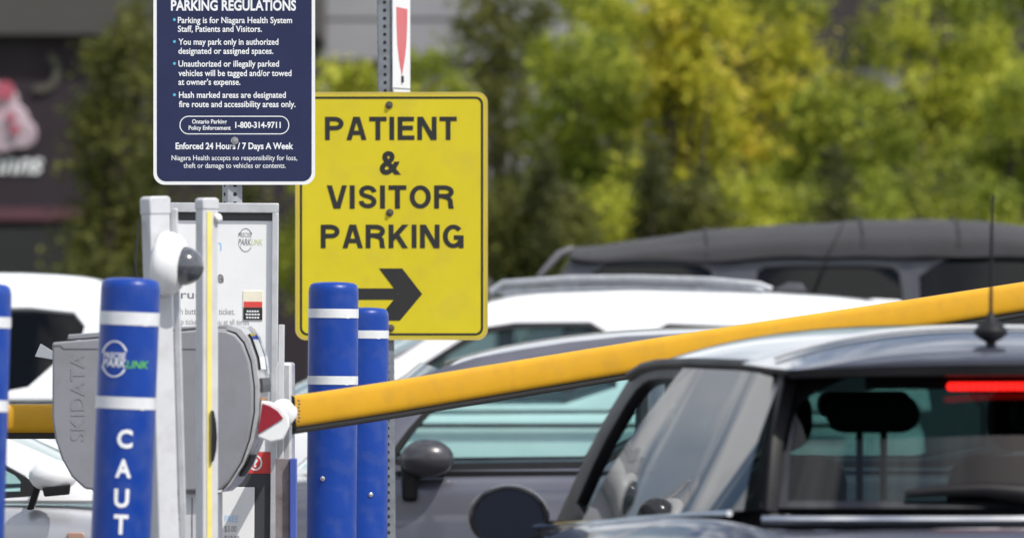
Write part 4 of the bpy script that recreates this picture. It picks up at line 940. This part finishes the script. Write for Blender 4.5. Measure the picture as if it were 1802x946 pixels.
# tailgate: frit-edged rear window on a bowed surface
def rear(x, f_):                                      # x -1..1 across, f_ 0 top .. 1 bottom
    z = 1.388+(1.094-1.388)*f_; hw_ = .505+(.575-.505)*f_
    u = .20+(.035-.20)*f_+.13*abs(x)**2.2
    return Vector((u, hw_*x, z))
xs = [k/16 for k in range(-16, 17)]; fs_ = [k/12 for k in range(13)]
MB().grid([[rear(x, a) for x in xs] for a in fs_]).build('rear_window', M['clear_glass'], t, smooth=True)
def inner_lim(a): return .91-.28*max(0, (.30-a)/.30)**1.6
fr = MB()
for sg in (1, -1):
    fr.grid([[rear(sg*(inner_lim(a)+(1-inner_lim(a))*k/4), a)+Vector((-.003, 0, 0)) for k in range(5)] for a in fs_])
fr.grid([[rear(x*.64, a*.10)+Vector((-.003, 0, .0)) for x in xs] for a in (0, .5, 1, 1.4)])
fr.grid([[rear(x*.92, .95+.05*a)+Vector((-.003, 0, .0)) for x in xs] for a in (0, .5, 1)])
fr.build('window_border', M['black_gloss'], t, smooth=True)
def tail(u, ze, cr, hw_): return [(u+.11*abs(x)**2.4, hw_*x, ze+cr*(1-abs(x)**2.6)) for x in xs]
MB().grid([tail(.40,1.401,.0845,.534), tail(.30,1.398,.0800,.532), tail(.20,1.394,.0670,.527), tail(.10,1.391,.048,.520), tail(.045,1.389,.034,.516), tail(.035,1.388,.024,.515), tail(.036,1.386,.014,.514)]).build('spoiler', M['mini_paint'], t, smooth=True)
lp = MB(); lp.grid([tail(.037,1.389,.013,.517), tail(.040,1.372,.006,.517), tail(.07,1.370,.004,.512), tail(.2,1.372,.006,.505)]); lp.build('spoiler_lip', M['black_plastic'], t, smooth=True)
sp = MB(); sp.tube([Vector((.30+.07*abs(x)**2.2-.02, .50*x, 1.478-.066*abs(x)**2.6)) for x in xs], .0022, 6); sp.build('seam', M['black_plastic'], t)
bl = MB(); bl.prism([(p[0], p[1]) for p in rrect(-.165, 1.344, .165, 1.362, .008)], -.006, .002, Matrix.Translation((.158, 0, 0)) @ Matrix.Rotation(R(-90), 4, 'Z')); bo = bl.build('brake_light', M['lit_red'], t, bevel=.002)
rb = MB()
for k in range(-9, 10): rb.box((.1485, k*.0165-.0011, 1.346), (.1500, k*.0165+.0011, 1.360))
rb.build('lens_pattern', mat('dark_red_rib', (.22, .004, .004), .3), bo)
wp_ = [rear(x, .90-.10*(1-abs(x-.05))*0)+Vector((-.022, 0, .0)) for x in (-.05, .12, .3, .46)]
wi = MB(); wi.tube([rear(-.06, .99)+Vector((-.03,0,0)), rear(.03, .90)+Vector((-.035,0,0)), rear(.2, .865)+Vector((-.03,0,0)), rear(.38, .875)+Vector((-.025,0,0)), rear(.50, .90)+Vector((-.02,0,0))], [.026, .022, .016, .012, .008], 10); wi.build('rear_wiper', M['black_plastic'], t, smooth=True)
MB().lathe([(.036, 0), (.034, .018), (.02, .026), (.002, .028)], 24, Matrix.Translation(rear(-.04, .97)+Vector((-.004, 0, 0))) @ Matrix.Rotation(R(-75), 4, 'Y')).build('wiper_cap', M['black_plastic'], t, smooth=True)
hd = MB(); hd.tube([rear(x, 1.045)+Vector((-.022, 0, -.012)) for x in xs], .012, 8); hd.build('tailgate_trim', M['chrome'], t, smooth=True)
# antenna
ab = (.11, .08, 1.430)
an = MB().lathe([(.010, 0), (.011, .018), (.022, .024), (.036, .034), (.037, .042), (.028, .054), (.014, .064), (.008, .074), (.005, .082)], 28, Matrix.Translation(ab)).build('antenna', M['black_plastic'], t, smooth=True)
MB().tube([(ab[0], ab[1], ab[2]+.07), (ab[0]-.005, ab[1], ab[2]+.2), (ab[0]-.012, ab[1], ab[2]+.335)], [.0042, .0036, .003], 8).build('antenna_mast', M['black_plastic'], an)
# cabin
MB().box((.3, -.58, .40), (1.9, .58, .60)).build('interior', M['interior'], t)
MB().prism([(1.65,.6),(2.0,.6),(2.0,.97),(1.72,.98),(1.62,.9)], -.60, .60).build('dashboard', M['interior'], t, bevel=.03)
MB().prism([(.55,.58),(1.0,.58),(1.0,.74),(.75,.78),(.66,1.09),(.56,1.09)], -.52, .52).build('rear_seat', M['seat'], t, bevel=.03)
for v in (.20, -.22):
    o = MB().prism(rrect(v-.10, 1.248, v+.10, 1.332, .042), -.035, .035, Matrix.Translation((.66, 0, 0)) @ Matrix.Rotation(R(90), 4, 'Z')).build('headrest', M['seat'], t, bevel=.02)
    for d in (-.025, .03): MB().tube([(.66, v+d, 1.08), (.66, v+d, 1.26)], .008, 8).build('headrest_post', M['black_plastic'], o)
for v in (.32, -.32):
    MB().prism([(1.2,.55),(1.75,.55),(1.75,.72),(1.38,.74),(1.26,1.20),(1.14,1.18)], v-.20, v+.20).build('front_seat', M['seat'], t, bevel=.06)
    MB().prism(rrect(v-.11, 1.20, v+.11, 1.35, .06), -.05, .05, Matrix.Translation((1.19, 0, 0)) @ Matrix.Rotation(R(90), 4, 'Z')).build('headrest', M['seat'], t, bevel=.03)
MB().prism(rrect(-.11, 1.275, .11, 1.335, .025), -.015, .015, Matrix.Translation((1.52, 0, 0)) @ Matrix.Rotation(R(90), 4, 'Z')).build('rear_view_mirror', M['black_plastic'], t, bevel=.008)
MB().tube([(1.60+.03*math.sin(R(a)), .32+.185*math.cos(R(a)), 1.0+.18*math.sin(R(a))) for a in range(0, 361, 15)], .014, 8, False).build('steering_wheel', M['black_plastic'], t, smooth=True)
# door mirrors
for sg in (1, -1):
    mm = Matrix.Translation((1.75, sg*.79, 1.043)) @ Matrix.Rotation(R(-13 if sg > 0 else -4), 4, 'Z') @ Matrix.Rotation(R(-90), 4, 'Y') @ Matrix.Diagonal((.80, 1.0, 1, 1))
    o = MB().lathe([(.002,-.085),(.045,-.075),(.075,-.045),(.092,-.005),(.095,.02),(.092,.032),(.084,.034),(.080,.022),(.002,.0215)], 40, mm).build('door_mirror', mat('dark_mirror_shell', (.014,.014,.017), .12, spec=.5), t, smooth=True, angle=60)
    MB().lathe([(.079,.0222),(.079,.0232)], 40, mm).build('mirror_glass', M['mirror'], o)
    MB().box((1.72, min(sg*.66, sg*.74), 1.0), (1.80, max(sg*.66, sg*.74), 1.035)).build('mirror_mount', M['black_plastic'], o, bevel=.01)
for u in (.5, 2.95):
    for v in (.64, -.64): wheel(t, u, v, .30)
